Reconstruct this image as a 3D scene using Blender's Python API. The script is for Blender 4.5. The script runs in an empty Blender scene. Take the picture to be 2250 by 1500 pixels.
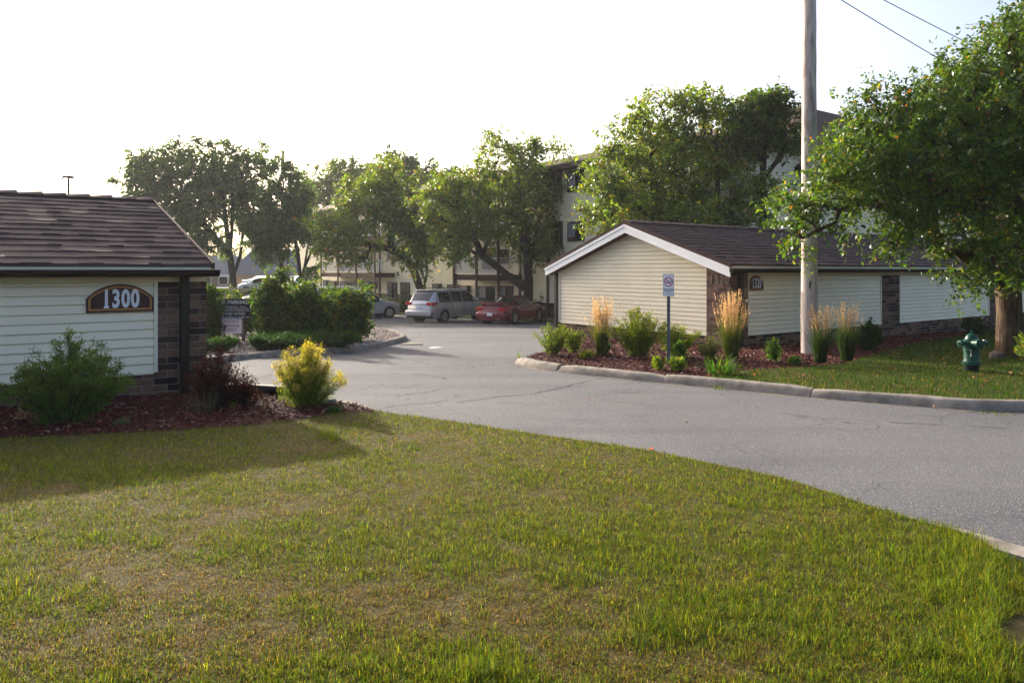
import bpy, bmesh, math, random
import numpy as np
from mathutils import Vector
from mathutils.geometry import tessellate_polygon

SC = bpy.context.scene
COL = SC.collection
# ------------------------------------------------------------------ camera, sky, sun, exposure
FPX, CX, HV, EYE = 1600.0, 1125.0, 595.0, 1.65     # focal length and horizon in photo pixels, eye height in metres
cam_d = bpy.data.cameras.new("camera")
cam = bpy.data.objects.new("camera", cam_d)
COL.objects.link(cam)
cam.location = (0, 0, EYE)
cam.rotation_euler = (math.radians(90), 0, 0)
cam_d.sensor_width = 36
cam_d.lens = 36 * FPX / 2250
cam_d.shift_y = -(750 - HV) / 2250
cam_d.clip_end = 4000
SC.camera = cam

SUN_AZ = math.radians(-37.4)      # from +Y towards +X
SUN_EL = math.radians(19.7)
SUN_DIR = Vector((math.sin(SUN_AZ) * math.cos(SUN_EL), math.cos(SUN_AZ) * math.cos(SUN_EL), math.sin(SUN_EL)))
world = bpy.data.worlds.new("World")
SC.world = world
world.use_nodes = True
wn = world.node_tree
bg = wn.nodes["Background"]
sky = wn.nodes.new("ShaderNodeTexSky")
sky.sky_type = 'NISHITA'
sky.sun_disc = False
sky.sun_elevation = SUN_EL
sky.sun_rotation = SUN_AZ % (2 * math.pi)
sky.air_density = 0.7
sky.dust_density = 7.0
sky.ozone_density = 1.0
wn.links.new(sky.outputs[0], bg.inputs[0])
bg.inputs[1].default_value = 0.15
sun_d = bpy.data.lights.new("sun", 'SUN')
sun_d.energy = 3.8
sun_d.angle = math.radians(0.6)
sun_d.color = (1.0, 0.92, 0.82)
sun = bpy.data.objects.new("sun", sun_d)
COL.objects.link(sun)
sun.rotation_euler = SUN_DIR.to_track_quat('Z', 'Y').to_euler()
SC.view_settings.view_transform = 'Standard'
SC.view_settings.look = 'None'
SC.view_settings.exposure = 1.58
SC.view_settings.gamma = 1
SC.cycles.max_bounces = 8
SC.cycles.transparent_max_bounces = 8
SC.cycles.use_denoising = True

# ------------------------------------------------------------------ terrain and pixel helpers
TX, TY = 0.81, 0.5864
TL = math.hypot(TX, TY); TX /= TL; TY /= TL
T = (TX, TY); S = (-TY, TX)
ROT = math.atan2(TY, TX)
GY = [-60, 0, 10.6, 19.2, 30, 36, 40, 48, 60, 75, 3000]
GZ = [0.6, 0, -.27, -.45, -.78, -1.0, -1.15, -1.42, -1.8, -2.0, -2.0]
def ss(x, a, b):
    t = np.clip((x - a) / (b - a), 0, 1)
    return t * t * (3 - 2 * t)
def g(x, y):
    y = np.asarray(y, float); x = np.asarray(x, float)
    z = np.interp(y, GY, GZ)
    r = -x / np.maximum(y, 1)
    return z + 1.9 * ss(r, .285, .36) * ss(y, 36, 56)
def P(u, v, D):
    return Vector(((u - CX) / FPX * D, D, EYE - (v - HV) / FPX * D))
def G(u, v, off=0.0):
    lo, hi = 1.5, 160.0
    for _ in range(50):
        m = (lo + hi) / 2
        if EYE - (v - HV) / FPX * m > g((u - CX) / FPX * m, m) + off: lo = m
        else: hi = m
    return ((u - CX) / FPX * lo, lo)
def GP(u, v, off=0.0):
    x, y = G(u, v, off)
    return Vector((x, y, float(g(x, y)) + off))
def plane_a(O, d, u):
    """distance along the vertical plane through O with direction d that projects to column u, and its depth"""
    k = (u - CX) / FPX
    a = (k * O[1] - O[0]) / (d[0] - k * d[1])
    return a, O[1] + a * d[1]

# ------------------------------------------------------------------ object helpers
def tag(o, label=None, cat=None, group=None, kind=None):
    if label: o["label"] = label
    if cat: o["category"] = cat
    if group: o["group"] = group
    if kind: o["kind"] = kind
    return o
def thing(name, label, cat, loc=(0, 0, 0), rz=0.0, group=None):
    o = bpy.data.objects.new(name, None)
    COL.objects.link(o)
    o.empty_display_size = .2
    o.location = loc
    o.rotation_euler = (0, 0, rz)
    return tag(o, label, cat, group)
def link(name, me, mat=None, parent=None):
    if mat is not None:
        for m in (mat if isinstance(mat, (list, tuple)) else [mat]): me.materials.append(m)
    o = bpy.data.objects.new(name, me)
    COL.objects.link(o)
    if parent is not None: o.parent = parent
    return o
class MB:
    def __init__(s): s.v = []; s.f = []
    def add(s, vs, fs):
        n = len(s.v); s.v += [tuple(p) for p in vs]; s.f += [tuple(i + n for i in f) for f in fs]; return s
    def poly(s, vs): return s.add(vs, [tuple(range(len(vs)))])
    def box(s, x0, x1, y0, y1, z0, z1):
        return s.add([(x0,y0,z0),(x1,y0,z0),(x1,y1,z0),(x0,y1,z0),(x0,y0,z1),(x1,y0,z1),(x1,y1,z1),(x0,y1,z1)],
                     [(0,3,2,1),(4,5,6,7),(0,1,5,4),(1,2,6,5),(2,3,7,6),(3,0,4,7)])
    def prism(s, pts, d):
        """closed polygon pts (3-D) pushed along vector d"""
        n = len(pts); q = [tuple(Vector(p) + Vector(d)) for p in pts]
        tris = tessellate_polygon([[Vector(p) for p in pts]])
        fs = [tuple(t) for t in tris] + [tuple(i + n for i in reversed(t)) for t in tris]
        fs += [(i, i + n, (i + 1) % n + n, (i + 1) % n) for i in range(n)]
        return s.add(list(pts) + q, fs)
    def tube(s, pts, rad, n=8, cap=True):
        pts = [Vector(p) for p in pts]
        if not isinstance(rad, (list, tuple)): rad = [rad] * len(pts)
        vs = []; fs = []
        for i, p in enumerate(pts):
            d = (pts[min(i + 1, len(pts) - 1)] - pts[max(i - 1, 0)])
            d = d.normalized() if d.length > 1e-9 else Vector((0, 0, 1))
            a = Vector((1, 0, 0)) if abs(d.x) < .8 else Vector((0, 1, 0))
            e1 = d.cross(a).normalized(); e2 = d.cross(e1)
            for k in range(n):
                t = 2 * math.pi * k / n
                vs.append(p + (e1 * math.cos(t) + e2 * math.sin(t)) * rad[i])
        for i in range(len(pts) - 1):
            for k in range(n):
                fs.append((i*n+k, i*n+(k+1)%n, (i+1)*n+(k+1)%n, (i+1)*n+k))
        if cap:
            fs.append(tuple(range(n))[::-1]); fs.append(tuple(range((len(pts)-1)*n, len(pts)*n)))
        return s.add(vs, fs)
    def lathe(s, prof, n=20, c=(0, 0, 0), axis='z'):
        vs = []; fs = []
        for r, z in prof:
            for k in range(n):
                t = 2 * math.pi * k / n
                p = (r*math.cos(t), r*math.sin(t), z)
                if axis == 'x': p = (p[2], p[0], p[1])
                if axis == 'y': p = (p[1], p[2], p[0])
                vs.append((p[0]+c[0], p[1]+c[1], p[2]+c[2]))
        m = len(prof)
        for i in range(m - 1):
            for k in range(n): fs.append((i*n+k, i*n+(k+1)%n, (i+1)*n+(k+1)%n, (i+1)*n+k))
        fs.append(tuple(range(n))[::-1]); fs.append(tuple(range((m-1)*n, m*n)))
        return s.add(vs, fs)
    def build(s, name, mat, parent=None, smooth=None, bevel=0, loc=None):
        me = bpy.data.meshes.new(name)
        me.from_pydata(s.v, [], s.f)
        bm = bmesh.new(); bm.from_mesh(me)
        bmesh.ops.recalc_face_normals(bm, faces=bm.faces)
        bm.to_mesh(me); bm.free()
        if smooth is not None:
            me.shade_smooth(); me.set_sharp_from_angle(angle=math.radians(smooth))
        o = link(name, me, mat, parent)
        if loc is not None: o.location = loc
        if bevel:
            b = o.modifiers.new("bevel", 'BEVEL'); b.width = bevel; b.segments = 2; b.limit_method = 'ANGLE'
        return o
def np_mesh(name, V, F, mat, parent=None, col=None, smooth=False):
    """V (n,3), F (m,k) with one k; col (n,3) becomes the point colour attribute 'col'"""
    V = np.ascontiguousarray(V, np.float32); F = np.ascontiguousarray(F, np.int32)
    me = bpy.data.meshes.new(name)
    me.vertices.add(len(V)); me.vertices.foreach_set("co", V.ravel())
    m, k = F.shape
    me.loops.add(m * k); me.loops.foreach_set("vertex_index", F.ravel())
    me.polygons.add(m)
    me.polygons.foreach_set("loop_start", np.arange(0, m * k, k, dtype=np.int32))
    if smooth: me.polygons.foreach_set("use_smooth", np.ones(m, bool))
    me.update(calc_edges=True)
    if col is not None:
        a = me.attributes.new("col", 'FLOAT_COLOR', 'POINT')
        a.data.foreach_set("color", np.concatenate([col, np.ones((len(col), 1))], 1).astype(np.float32).ravel())
    return link(name, me, mat, parent)
def text_mesh(name, body, mat, parent, loc, size, rot=(math.radians(90), 0, 0), sx=1.0, ext=.004, bold=0.0, align='CENTER', space=1.0):
    cu = bpy.data.curves.new("lettering", 'FONT')
    cu.body = body; cu.size = size; cu.extrude = ext; cu.offset = bold
    cu.align_x = align; cu.align_y = 'CENTER'; cu.space_character = space
    cu.resolution_u = 4
    tmp = bpy.data.objects.new("lettering", cu)
    COL.objects.link(tmp)
    dg = bpy.context.evaluated_depsgraph_get()
    me = bpy.data.meshes.new_from_object(tmp.evaluated_get(dg))
    bpy.data.objects.remove(tmp); bpy.data.curves.remove(cu)
    me.materials.clear()
    o = link(name, me, mat, parent)
    o.location = loc; o.rotation_euler = rot; o.scale = (sx, 1, 1)
    return o

# ------------------------------------------------------------------ materials
def mat(name, color=(.5,.5,.5), rough=.7, metal=0.0, **kw):
    m = bpy.data.materials.new(name); m.use_nodes = True
    b = m.node_tree.nodes["Principled BSDF"]
    b.inputs["Base Color"].default_value = (*color, 1)
    b.inputs["Roughness"].default_value = rough
    b.inputs["Metallic"].default_value = metal
    if metal < .2: b.inputs["Specular IOR Level"].default_value = .06 if rough > .5 else .22
    for k, v in kw.items(): b.inputs[k.replace("_", " ")].default_value = v
    return m
class NT:
    def __init__(s, m): s.t = m.node_tree; s.b = s.t.nodes["Principled BSDF"]
    def n(s, ty, **kw):
        nd = s.t.nodes.new("ShaderNode" + ty)
        for k, v in kw.items():
            if k.startswith("i_"):
                nd.inputs[k[2:].replace("_", " ")].default_value = v
            else: setattr(nd, k, v)
        return nd
    def l(s, a, b): s.t.links.new(a, b)
    def coord(s, kind="Object", scale=(1,1,1)):
        c = s.n("TexCoord"); mp = s.n("Mapping"); mp.inputs["Scale"].default_value = scale
        s.l(c.outputs[kind], mp.inputs[0]); return mp.outputs[0]
    def noise(s, co, scale, detail=4, rough=.55):
        nd = s.n("TexNoise"); nd.inputs["Scale"].default_value = scale; nd.inputs["Detail"].default_value = detail
        nd.inputs["Roughness"].default_value = rough
        s.l(co, nd.inputs["Vector"]); return nd.outputs["Fac"]
    def ramp(s, fac, stops, interp='LINEAR'):
        r = s.n("ValToRGB"); e = r.color_ramp; e.interpolation = interp
        while len(e.elements) < len(stops): e.elements.new(.5)
        for el, (p, c) in zip(e.elements, stops):
            el.position = p; el.color = (*c, 1) if len(c) == 3 else c
        s.l(fac, r.inputs[0]); return r.outputs[0]
    def mix(s, a, b, fac, mode='MIX'):
        m = s.n("Mix", data_type='RGBA', blend_type=mode)
        for sock, x in ((m.inputs[6], a), (m.inputs[7], b), (m.inputs[0], fac)):
            if hasattr(x, "is_output"): s.l(x, sock)
            elif isinstance(x, (int, float)): sock.default_value = x
            else: sock.default_value = (*x, 1)
        return m.outputs[2]
    def math(s, op, a, b=0.0):
        m = s.n("Math", operation=op)
        for sock, x in ((m.inputs[0], a), (m.inputs[1], b)):
            if hasattr(x, "is_output"): s.l(x, sock)
            else: sock.default_value = x
        return m.outputs[0]
    def color(s, c): s.l(c, s.b.inputs["Base Color"])
    def bump(s, h, strength=.3, dist=.02):
        b = s.n("Bump"); b.inputs["Strength"].default_value = strength; b.inputs["Distance"].default_value = dist
        s.l(h, b.inputs["Height"]); s.l(b.outputs[0], s.b.inputs["Normal"]); return b
def noisy(name, c1, c2, scale=8, rough=.8, bump=.2, dist=.01, stretch=(1,1,1), detail=5, metal=0.0):
    m = mat(name, c1, rough, metal); t = NT(m); co = t.coord("Object", stretch)
    f = t.noise(co, scale, detail)
    t.color(t.ramp(f, [(.3, c1), (.7, c2)]))
    if bump: t.bump(f, bump, dist)
    return m
def leafy(name, trans=.35, rough=.5, tint=(1.25, 1.2, .55), spec=.10):
    m = mat(name, (.05, .09, .02), rough); t = NT(m)
    m.node_tree.nodes["Principled BSDF"].inputs["Specular IOR Level"].default_value = spec
    a = t.n("Attribute", attribute_name="col")
    t.color(a.outputs["Color"])
    tr = t.n("BsdfTranslucent")
    t.l(t.mix(a.outputs["Color"], tint, 1.0, 'MULTIPLY'), tr.inputs[0])
    ms = t.n("MixShader"); ms.inputs[0].default_value = trans
    t.l(t.b.outputs[0], ms.inputs[1]); t.l(tr.outputs[0], ms.inputs[2])
    t.l(ms.outputs[0], m.node_tree.nodes["Material Output"].inputs[0])
    return m
M = {}
def siding_mat(name, c):
    m = mat(name, c, .55); t = NT(m)
    f = t.noise(t.coord("Object", (.6, .6, 1)), 2.2, 4)
    f2 = t.noise(t.coord("Object", (7, 7, .8)), 3, 3)
    c1 = t.mix(t.ramp(f, [(.3, tuple(x*.9 for x in c)), (.7, c)]), tuple(x*.74 for x in c), t.ramp(f2, [(.55, (0,0,0)), (.85, (.35,.35,.35))]))
    t.color(c1); return m
M["siding"] = siding_mat("cream_siding", (.86, .785, .595))
M["siding2"] = siding_mat("pale_siding", (.82, .74, .54))
M["trim"] = noisy("cream_trim", (.74,.69,.53), (.68,.63,.48), 3, .5, 0)
M["fascia"] = noisy("white_fascia", (.87,.89,.89), (.82,.84,.84), 2, .45, 0)
M["brown"] = noisy("dark_brown_metal", (.014,.009,.009), (.010,.007,.007), 3, .35, 0)
M["brownwood"] = noisy("brown_painted_wood", (.075,.038,.028), (.05,.028,.022), 5, .6, 0)
def brick_mat(name, stops, mortar, bw=.30, bh=.10):
    m = mat(name, (.2,.12,.09), .85); t = NT(m)
    c = t.n("TexCoord"); sp = t.n("SeparateXYZ"); t.l(c.outputs["Object"], sp.inputs[0])
    u = t.math('ADD', sp.outputs[0], sp.outputs[1])
    cb = t.n("CombineXYZ"); t.l(u, cb.inputs[0]); t.l(sp.outputs[2], cb.inputs[1])
    bk = t.n("TexBrick")
    bk.inputs["Color1"].default_value = (0,0,0,1); bk.inputs["Color2"].default_value = (1,1,1,1)
    bk.inputs["Scale"].default_value = 1; bk.inputs["Mortar Size"].default_value = .006
    bk.inputs["Mortar Smooth"].default_value = .3
    bk.inputs["Brick Width"].default_value = bw; bk.inputs["Row Height"].default_value = bh
    t.l(cb.outputs[0], bk.inputs["Vector"])
    base = t.ramp(bk.outputs["Color"], stops)
    nf = t.noise(t.coord("Object"), 14, 5)
    base = t.mix(base, tuple(x*.5 for x in stops[0][1]), t.ramp(nf, [(.45,(0,0,0)),(.8,(.6,.6,.6))]))
    t.color(t.mix(base, mortar, bk.outputs["Fac"]))
    h = t.math('SUBTRACT', t.math('MULTIPLY', nf, .35), bk.outputs["Fac"])
    t.bump(h, .6, .008); return m
M["brick"] = brick_mat("brown_brick", [(0,(.028,.016,.014)),(.3,(.060,.033,.025)),(.55,(.125,.070,.048)),(.8,(.18,.105,.068)),(1,(.09,.05,.038))], (.20,.185,.165))
M["brick_rose"] = brick_mat("rose_brick", [(0,(.085,.05,.042)),(.4,(.16,.098,.078)),(.7,(.22,.14,.11)),(1,(.13,.078,.062))], (.15,.125,.11))
def shingle_mat():
    m = mat("brown_shingle", (.07,.045,.04), .95, 0, Specular_IOR_Level=.15); t = NT(m)
    a = t.n("Attribute", attribute_name="col")
    f = t.noise(t.coord("Object"), 60, 3)
    t.color(t.mix(a.outputs["Color"], (.55,.55,.55), t.ramp(f, [(.35,(0,0,0)),(.75,(.05,.05,.05))]), 'MIX'))
    t.bump(f, .35, .01); return m
M["shingle"] = shingle_mat()
M["roofing"] = noisy("far_roofing", (.085,.052,.043), (.06,.038,.033), 18, .85, .3, .02, (1,1,3))
M["concrete"] = noisy("kerb_concrete", (.27,.24,.205), (.125,.11,.092), 5, .9, .6, .02, detail=10)
M["gutterdirt"] = noisy("gutter_sand", (.20,.165,.13), (.115,.10,.085), 12, .95, .3)
M["crack"] = mat("crack_filler", (.030,.029,.028), .9)
M["block"] = noisy("grey_concrete", (.20,.20,.19), (.14,.14,.135), 12, .9, .3)
def asphalt():
    m = mat("worn_asphalt", (.16,.16,.16), .92, 0, Specular_IOR_Level=.15); t = NT(m); co = t.coord("Object")
    f1 = t.noise(co, .35, 5); f2 = t.noise(co, 55, 3, .7); f3 = t.noise(co, 130, 2)
    vo = t.n("TexVoronoi", feature='F1'); vo.inputs["Scale"].default_value = 95; t.l(co, vo.inputs["Vector"])
    b = t.ramp(f1, [(.28,(.068,.068,.074)),(.5,(.090,.089,.094)),(.72,(.112,.110,.113))])
    b = t.mix(b, (.30,.29,.285), t.ramp(f2, [(.52,(0,0,0)),(.70,(.70,.70,.70))]))
    b = t.mix(b, (.022,.022,.023), t.ramp(f3, [(.30,(.85,.85,.85)),(.50,(0,0,0))]))
    # cracks: warped cell borders, kept only where a broad mask allows
    wv = t.n("VectorMath", operation='ADD'); nz = t.n("TexNoise"); nz.inputs["Scale"].default_value = 1.6; nz.inputs["Detail"].default_value = 4
    t.l(co, nz.inputs["Vector"])
    sc = t.n("VectorMath", operation='SCALE'); sc.inputs[3].default_value = .9; t.l(nz.outputs["Color"], sc.inputs[0])
    t.l(co, wv.inputs[0]); t.l(sc.outputs[0], wv.inputs[1])
    def crack(scale, width, mscale, lo):
        v2 = t.n("TexVoronoi", feature='DISTANCE_TO_EDGE'); v2.inputs["Scale"].default_value = scale
        t.l(wv.outputs[0], v2.inputs["Vector"])
        c = t.ramp(v2.outputs["Distance"], [(0,(1,1,1)),(width,(0,0,0))])
        mk = t.ramp(t.noise(co, mscale, 2), [(lo,(0,0,0)),(lo+.07,(1,1,1))])
        return t.mix(c, mk, 1.0, 'MULTIPLY')
    c1 = crack(.30, .0042, .22, .42); c2 = crack(.9, .010, .5, .56)
    cr = t.mix(c1, c2, 1.0, 'LIGHTEN')
    st = t.ramp(t.noise(t.coord("Object", (.25,.9,1)), .8, 4), [(.5,(0,0,0)),(.8,(.35,.35,.35))])
    b = t.mix(b, (.135,.128,.122), st)
    b = t.mix(b, (.048,.047,.048), t.ramp(t.noise(t.coord("Object", (.5,.8,1)), 1.1, 5), [(.60,(0,0,0)),(.74,(.6,.6,.6))]))
    b = t.mix(b, (.055,.055,.058), t.ramp(t.noise(t.coord("Object", (.10,1.0,1)), .55, 2), [(.52,(0,0,0)),(.62,(.35,.35,.35))]))
    t.color(t.mix(b, (.03,.029,.028), t.mix(cr, (.85,.85,.85), 1.0, 'MULTIPLY')))
    t.bump(t.math('ADD', f2, vo.outputs["Distance"]), .55, .008)
    return m
M["asphalt"] = asphalt()
M["soil"] = noisy("thatch_soil", (.080,.062,.028), (.042,.040,.014), 20, .95, .5, .02)
M["turf"] = noisy("rough_turf", (.040,.060,.016), (.075,.085,.028), 1.5, .95, .4, .03, detail=8)
M["mulch"] = noisy("mulch_soil", (.050,.016,.012), (.028,.010,.008), 30, .95, .6, .02)
M["gravelbed"] = noisy("gravel_bed", (.20,.17,.15), (.12,.10,.09), 25, .95, .6, .02)
M["bark"] = noisy("tree_bark", (.022,.017,.013), (.048,.037,.028), 10, .95, .8, .03, (1,1,.25))
M["bark_warm"] = noisy("warm_bark", (.022,.016,.011), (.115,.080,.050), 15, .95, 1.0, .05, (1,1,.16), 7)
M["twig"] = mat("twig_wood", (.06,.04,.03), .9)
M["leaf"] = leafy("leaf", .46, .38, (1.75, 1.55, .30), .28)
M["needle"] = leafy("shrub_leaf", .50, .5, (1.6, 1.45, .4))
M["blade"] = leafy("grass_blade", .45, .6, (1.45, 1.35, .35), .05)
M["straw"] = leafy("dry_straw", .45, .6, (1.2, 1.0, .7))
M["chip"] = leafy("wood_chip", .0, .8)
M["glass"] = mat("dark_glass", (.012,.014,.016), .12, 0, Specular_IOR_Level=.22)
M["carglass"] = mat("tinted_car_glass", (.008,.010,.011), .05, 0, Specular_IOR_Level=.7)
M["curtain"] = noisy("pale_curtain", (.24,.25,.27), (.13,.14,.16), 20, .8, 0, stretch=(6,6,.1))
M["white"] = mat("white_paint", (.78,.78,.77), .4)
M["offwhite"] = mat("white_railing", (.68,.70,.72), .4)
M["black"] = mat("black_plastic", (.012,.012,.013), .4)
M["rubber"] = mat("tyre_rubber", (.016,.016,.017), .8)
M["alloy"] = mat("alloy_rim", (.55,.56,.58), .28, .9)
M["steel"] = mat("painted_steel_post", (.085,.10,.12), .5, .3)
M["signwhite"] = mat("sign_white", (.84,.82,.84), .45)
M["signnavy"] = mat("sign_navy", (.006,.008,.016), .6)
M["signred"] = mat("sign_red", (.42,.025,.06), .5)
M["signbrown"] = noisy("sign_maroon", (.045,.016,.016), (.035,.013,.013), 4, .4, 0)
M["signgold"] = mat("sign_gold", (.44,.19,.055), .4)
M["signsilver"] = mat("sign_silver", (.72,.74,.80), .35)
M["letterstone"] = mat("cast_numeral", (.24,.19,.165), .7)
M["greypost"] = noisy("weathered_post", (.12,.095,.085), (.085,.07,.062), 12, .9, .3, stretch=(1,1,.1))
M["acbox"] = noisy("brown_unit", (.11,.075,.06), (.085,.058,.048), 5, .6, 0)
M["acgrille"] = mat("unit_grille", (.20,.19,.18), .6)
def paint(name, c, rough=.3, metal=.5):
    return mat(name, c, rough, metal, Coat_Weight=.7, Coat_Roughness=.06)
M["silver"] = paint("silver_paint", (.42,.41,.42), .34, .6)
M["silverblue"] = paint("silver_blue_paint", (.46,.49,.55), .34, .6)
M["maroon"] = paint("dark_red_paint", (.17,.006,.018), .24, .2)
M["crimson"] = paint("crimson_paint", (.26,.015,.04), .3, .2)
M["carwhite"] = paint("white_car_paint", (.74,.75,.77), .3, .0)
M["carblue"] = paint("grey_blue_paint", (.36,.40,.46), .3, .5)
M["lampred"] = mat("red_lens", (.42,.010,.014), .15, 0, Coat_Weight=.6)
M["lampclear"] = mat("clear_lens", (.62,.63,.64), .12, .2)
M["lampamber"] = mat("amber_lens", (.65,.22,.03), .2)
M["hydrant"] = noisy("green_enamel", (.007,.060,.036), (.006,.042,.027), 9, .35, .1, .004)
def hydrant_wear():
    m = M["hydrant"]; t = NT(m); b = t.b.inputs["Base Color"].links[0].from_socket
    f = t.noise(t.coord("Object"), 6.5, 7, .7)
    t.color(t.mix(b, (.13,.19,.13), t.ramp(f, [(.60,(0,0,0)),(.66,(.8,.8,.8))])))
hydrant_wear()
M["hydrantdark"] = mat("black_iron", (.012,.014,.016), .6)
M["chain"] = mat("chain_steel", (.30,.27,.25), .5, .6)
def polewood():
    m = mat("weathered_pole_wood", (.3,.25,.2), .85); t = NT(m)
    co = t.coord("Object", (1,1,.045))
    f = t.noise(co, 26, 6, .6); f2 = t.noise(t.coord("Object", (1,1,.25)), 3.5, 4)
    c = t.ramp(f, [(.26,(.24,.185,.155)),(.48,(.50,.43,.39)),(.75,(.64,.57,.53))])
    c = t.mix(c, (.15,.10,.072), t.ramp(f2, [(.50,(0,0,0)),(.68,(.8,.8,.8))]))
    t.color(c); t.bump(f, .7, .012); return m
M["pole"] = polewood()
M["greyhouse"] = noisy("grey_blue_roof", (.105,.12,.155), (.085,.10,.13), 2, .8, 0)
M["tanwall"] = mat("tan_wall", (.25,.20,.17), .8)
M["cable"] = mat("cable_black", (.03,.03,.035), .6)
M["paper"] = mat("paper_white", (.8,.8,.8), .7)
# ------------------------------------------------------------------ ground sheets
def region(name, poly, off, m, cell=1.0, skirt=0.0, kind="structure", label=None, mound=None):
    bm = bmesh.new()
    vs = [bm.verts.new((x, y, 0)) for x, y in poly]
    for t in tessellate_polygon([[Vector((x, y, 0)) for x, y in poly]]):
        try: bm.faces.new([vs[i] for i in t])
        except ValueError: pass
    xs = [p[0] for p in poly]; ys = [p[1] for p in poly]
    for ax, lo, hi in ((1, min(ys), max(ys)), (0, min(xs), max(xs))):
        n = int((hi - lo) / cell)
        for i in range(1, n + 1):
            p = [0, 0, 0]; p[ax] = lo + i * cell - .013
            no = [0, 0, 0]; no[ax] = 1
            bmesh.ops.bisect_plane(bm, geom=bm.verts[:] + bm.edges[:] + bm.faces[:], plane_co=p, plane_no=no)
    for v in bm.verts:
        v.co.z = float(g(v.co.x, v.co.y)) + off + (mound(v.co.x, v.co.y) if mound else 0)
    if skirt:
        be = [e for e in bm.edges if e.is_boundary]
        r = bmesh.ops.extrude_edge_only(bm, edges=be)
        for e in r["geom"]:
            if isinstance(e, bmesh.types.BMVert): e.co.z -= skirt
    bmesh.ops.recalc_face_normals(bm, faces=bm.faces)
    me = bpy.data.meshes.new(name); bm.to_mesh(me); bm.free()
    o = link(name, me, m)
    if kind: o["kind"] = kind
    return o
def pip(px, py, poly):
    """vectorised point in polygon"""
    inside = np.zeros(len(px), bool); n = len(poly)
    for i in range(n):
        x1, y1 = poly[i]; x2, y2 = poly[(i + 1) % n]
        c = ((y1 > py) != (y2 > py)) & (px < (x2 - x1) * (py - y1) / ((y2 - y1) or 1e-12) + x1)
        inside ^= c
    return inside
def smooth_line(pts, step=.25):
    """Catmull-Rom through the points"""
    P0 = [np.array(p, float) for p in pts]; out = []
    for i in range(len(P0) - 1):
        a = P0[max(i-1, 0)]; b = P0[i]; c = P0[i+1]; d = P0[min(i+2, len(P0)-1)]
        n = max(2, int(np.linalg.norm(c - b) / step))
        for k in range(n):
            t = k / n
            out.append(tuple(.5*((2*b)+(-a+c)*t+(2*a-5*b+4*c-d)*t*t+(-a+3*b-3*c+d)*t**3)))
    out.append(tuple(P0[-1])); return out

# far ground to the horizon, then the asphalt of the car park, drive and street
bm = MB()
ring = [-1500, -300, -62]; 
gx = [-1500, -600, -200, -90, -62, 82, 130, 250, 700, 1500]; gy = [-300, -60, -12, 96, 150, 300, 800, 1800]
for i in range(len(gx)-1):
    for j in range(len(gy)-1):
        q = [(gx[i],gy[j]),(gx[i+1],gy[j]),(gx[i+1],gy[j+1]),(gx[i],gy[j+1])]
        if gx[i] >= -62 and gx[i+1] <= 82 and gy[j] >= -12 and gy[j+1] <= 96: continue
        bm.poly([(x, y, float(g(x, y)) - .01) for x, y in q])
bm.build("ground", M["turf"])["kind"] = "structure"
region("road", [(-62,-12),(82,-12),(82,96),(-62,96)], 0, M["asphalt"], 2.0)

# foreground lawn
LAWN_UV = [(840,905),(970,921),(1125,945),(1400,985),(1550,1015),(1700,1045),(1850,1090),(1960,1126),(2050,1151),(2107,1166),(2182,1202),(2250,1236)]
KERB_L = [(840,905),(970,928),(1125,954),(1400,996),(1550,1027),(1700,1058),(1850,1102),(1960,1131),(2040,1147),(2084,1155),(2168,1177),(2250,1203)]
lawn_edge = smooth_line([G(u, v, .12) for u, v in LAWN_UV] + [(3.9,3.72),(5.0,3.2),(7,2.6),(12,2.2),(30,2.0)])
MUL_UV = [(-260,982),(0,962),(200,955),(400,945),(560,934),(660,922),(730,908),(780,905),(840,905)]
mulch_edge = [G(u, v, .12) for u, v in MUL_UV]
LAWN = lawn_edge + [(30,-10),(-40,-10),(-40,9.0)] + mulch_edge[:-1]
region("lawn", LAWN, .12, M["soil"], .8, skirt=.2)
# mulch bed beside the left garage
bed_r = [G(u, v, .12) for u, v in [(840,905),(790,892),(740,881),(705,874),(640,868)]]
MULCH1 = mulch_edge[:-1] + bed_r + [(-3.6,11.6),(-4.6,11.7),(-30,-6),(-30,7)]
MULCH1 = mulch_edge[:-1] + bed_r + [(-3.9,11.4),(-4.5,11.5),(-16,3.2),(-16,1.0),(mulch_edge[0][0], mulch_edge[0][1]-.0)]
MULCH1 = mulch_edge[:-1] + bed_r + [(-3.9,11.3),(-4.5,11.4),(-13,5.2),(-13,mulch_edge[0][1]-1.5)]
def mulch_mound(x, y): return .03*math.sin(x*2.1+y)*math.cos(y*1.7)
region("mulch_bed", MULCH1, .124, M["mulch"], .5, skirt=.2)
# bed and lawn round the right-hand garage
KERB_UV = [(1141,797),(1160,803),(1200,811),(1300,823),(1430,837),(1600,853),(1750,868),(1850,877),(2030,890),(2250,901)]
kerb_r = [G(u, v) for u, v in KERB_UV] + [(14,9.9),(30,9.4),(60,9)]
OR = (5.75, 19.2)
def LR(x, y): return (OR[0] + x*T[0] + y*S[0], OR[1] + x*T[1] + y*S[1])
kerb_rs = smooth_line(kerb_r, .4)
split = [G(u, v, .14) for u, v in [(1480,842),(1560,824),(1640,810),(1760,803),(1860,795),(1930,772),(2010,752)]] + [LR(13,-.9), LR(30,-.6)]
i_split = min(range(len(kerb_rs)), key=lambda i: (kerb_rs[i][0]-split[0][0])**2+(kerb_rs[i][1]-split[0][1])**2)
BED2 = kerb_rs[:i_split+1] + split[1:] + [LR(30,2), LR(.5,2), LR(.5,6.9), LR(-.5,7.2)] + [G(u, v, .05) for u, v in [(1200,775),(1150,791)]]
region("mulch_bed", BED2, .095, M["mulch"], .8, skirt=.2)
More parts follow.
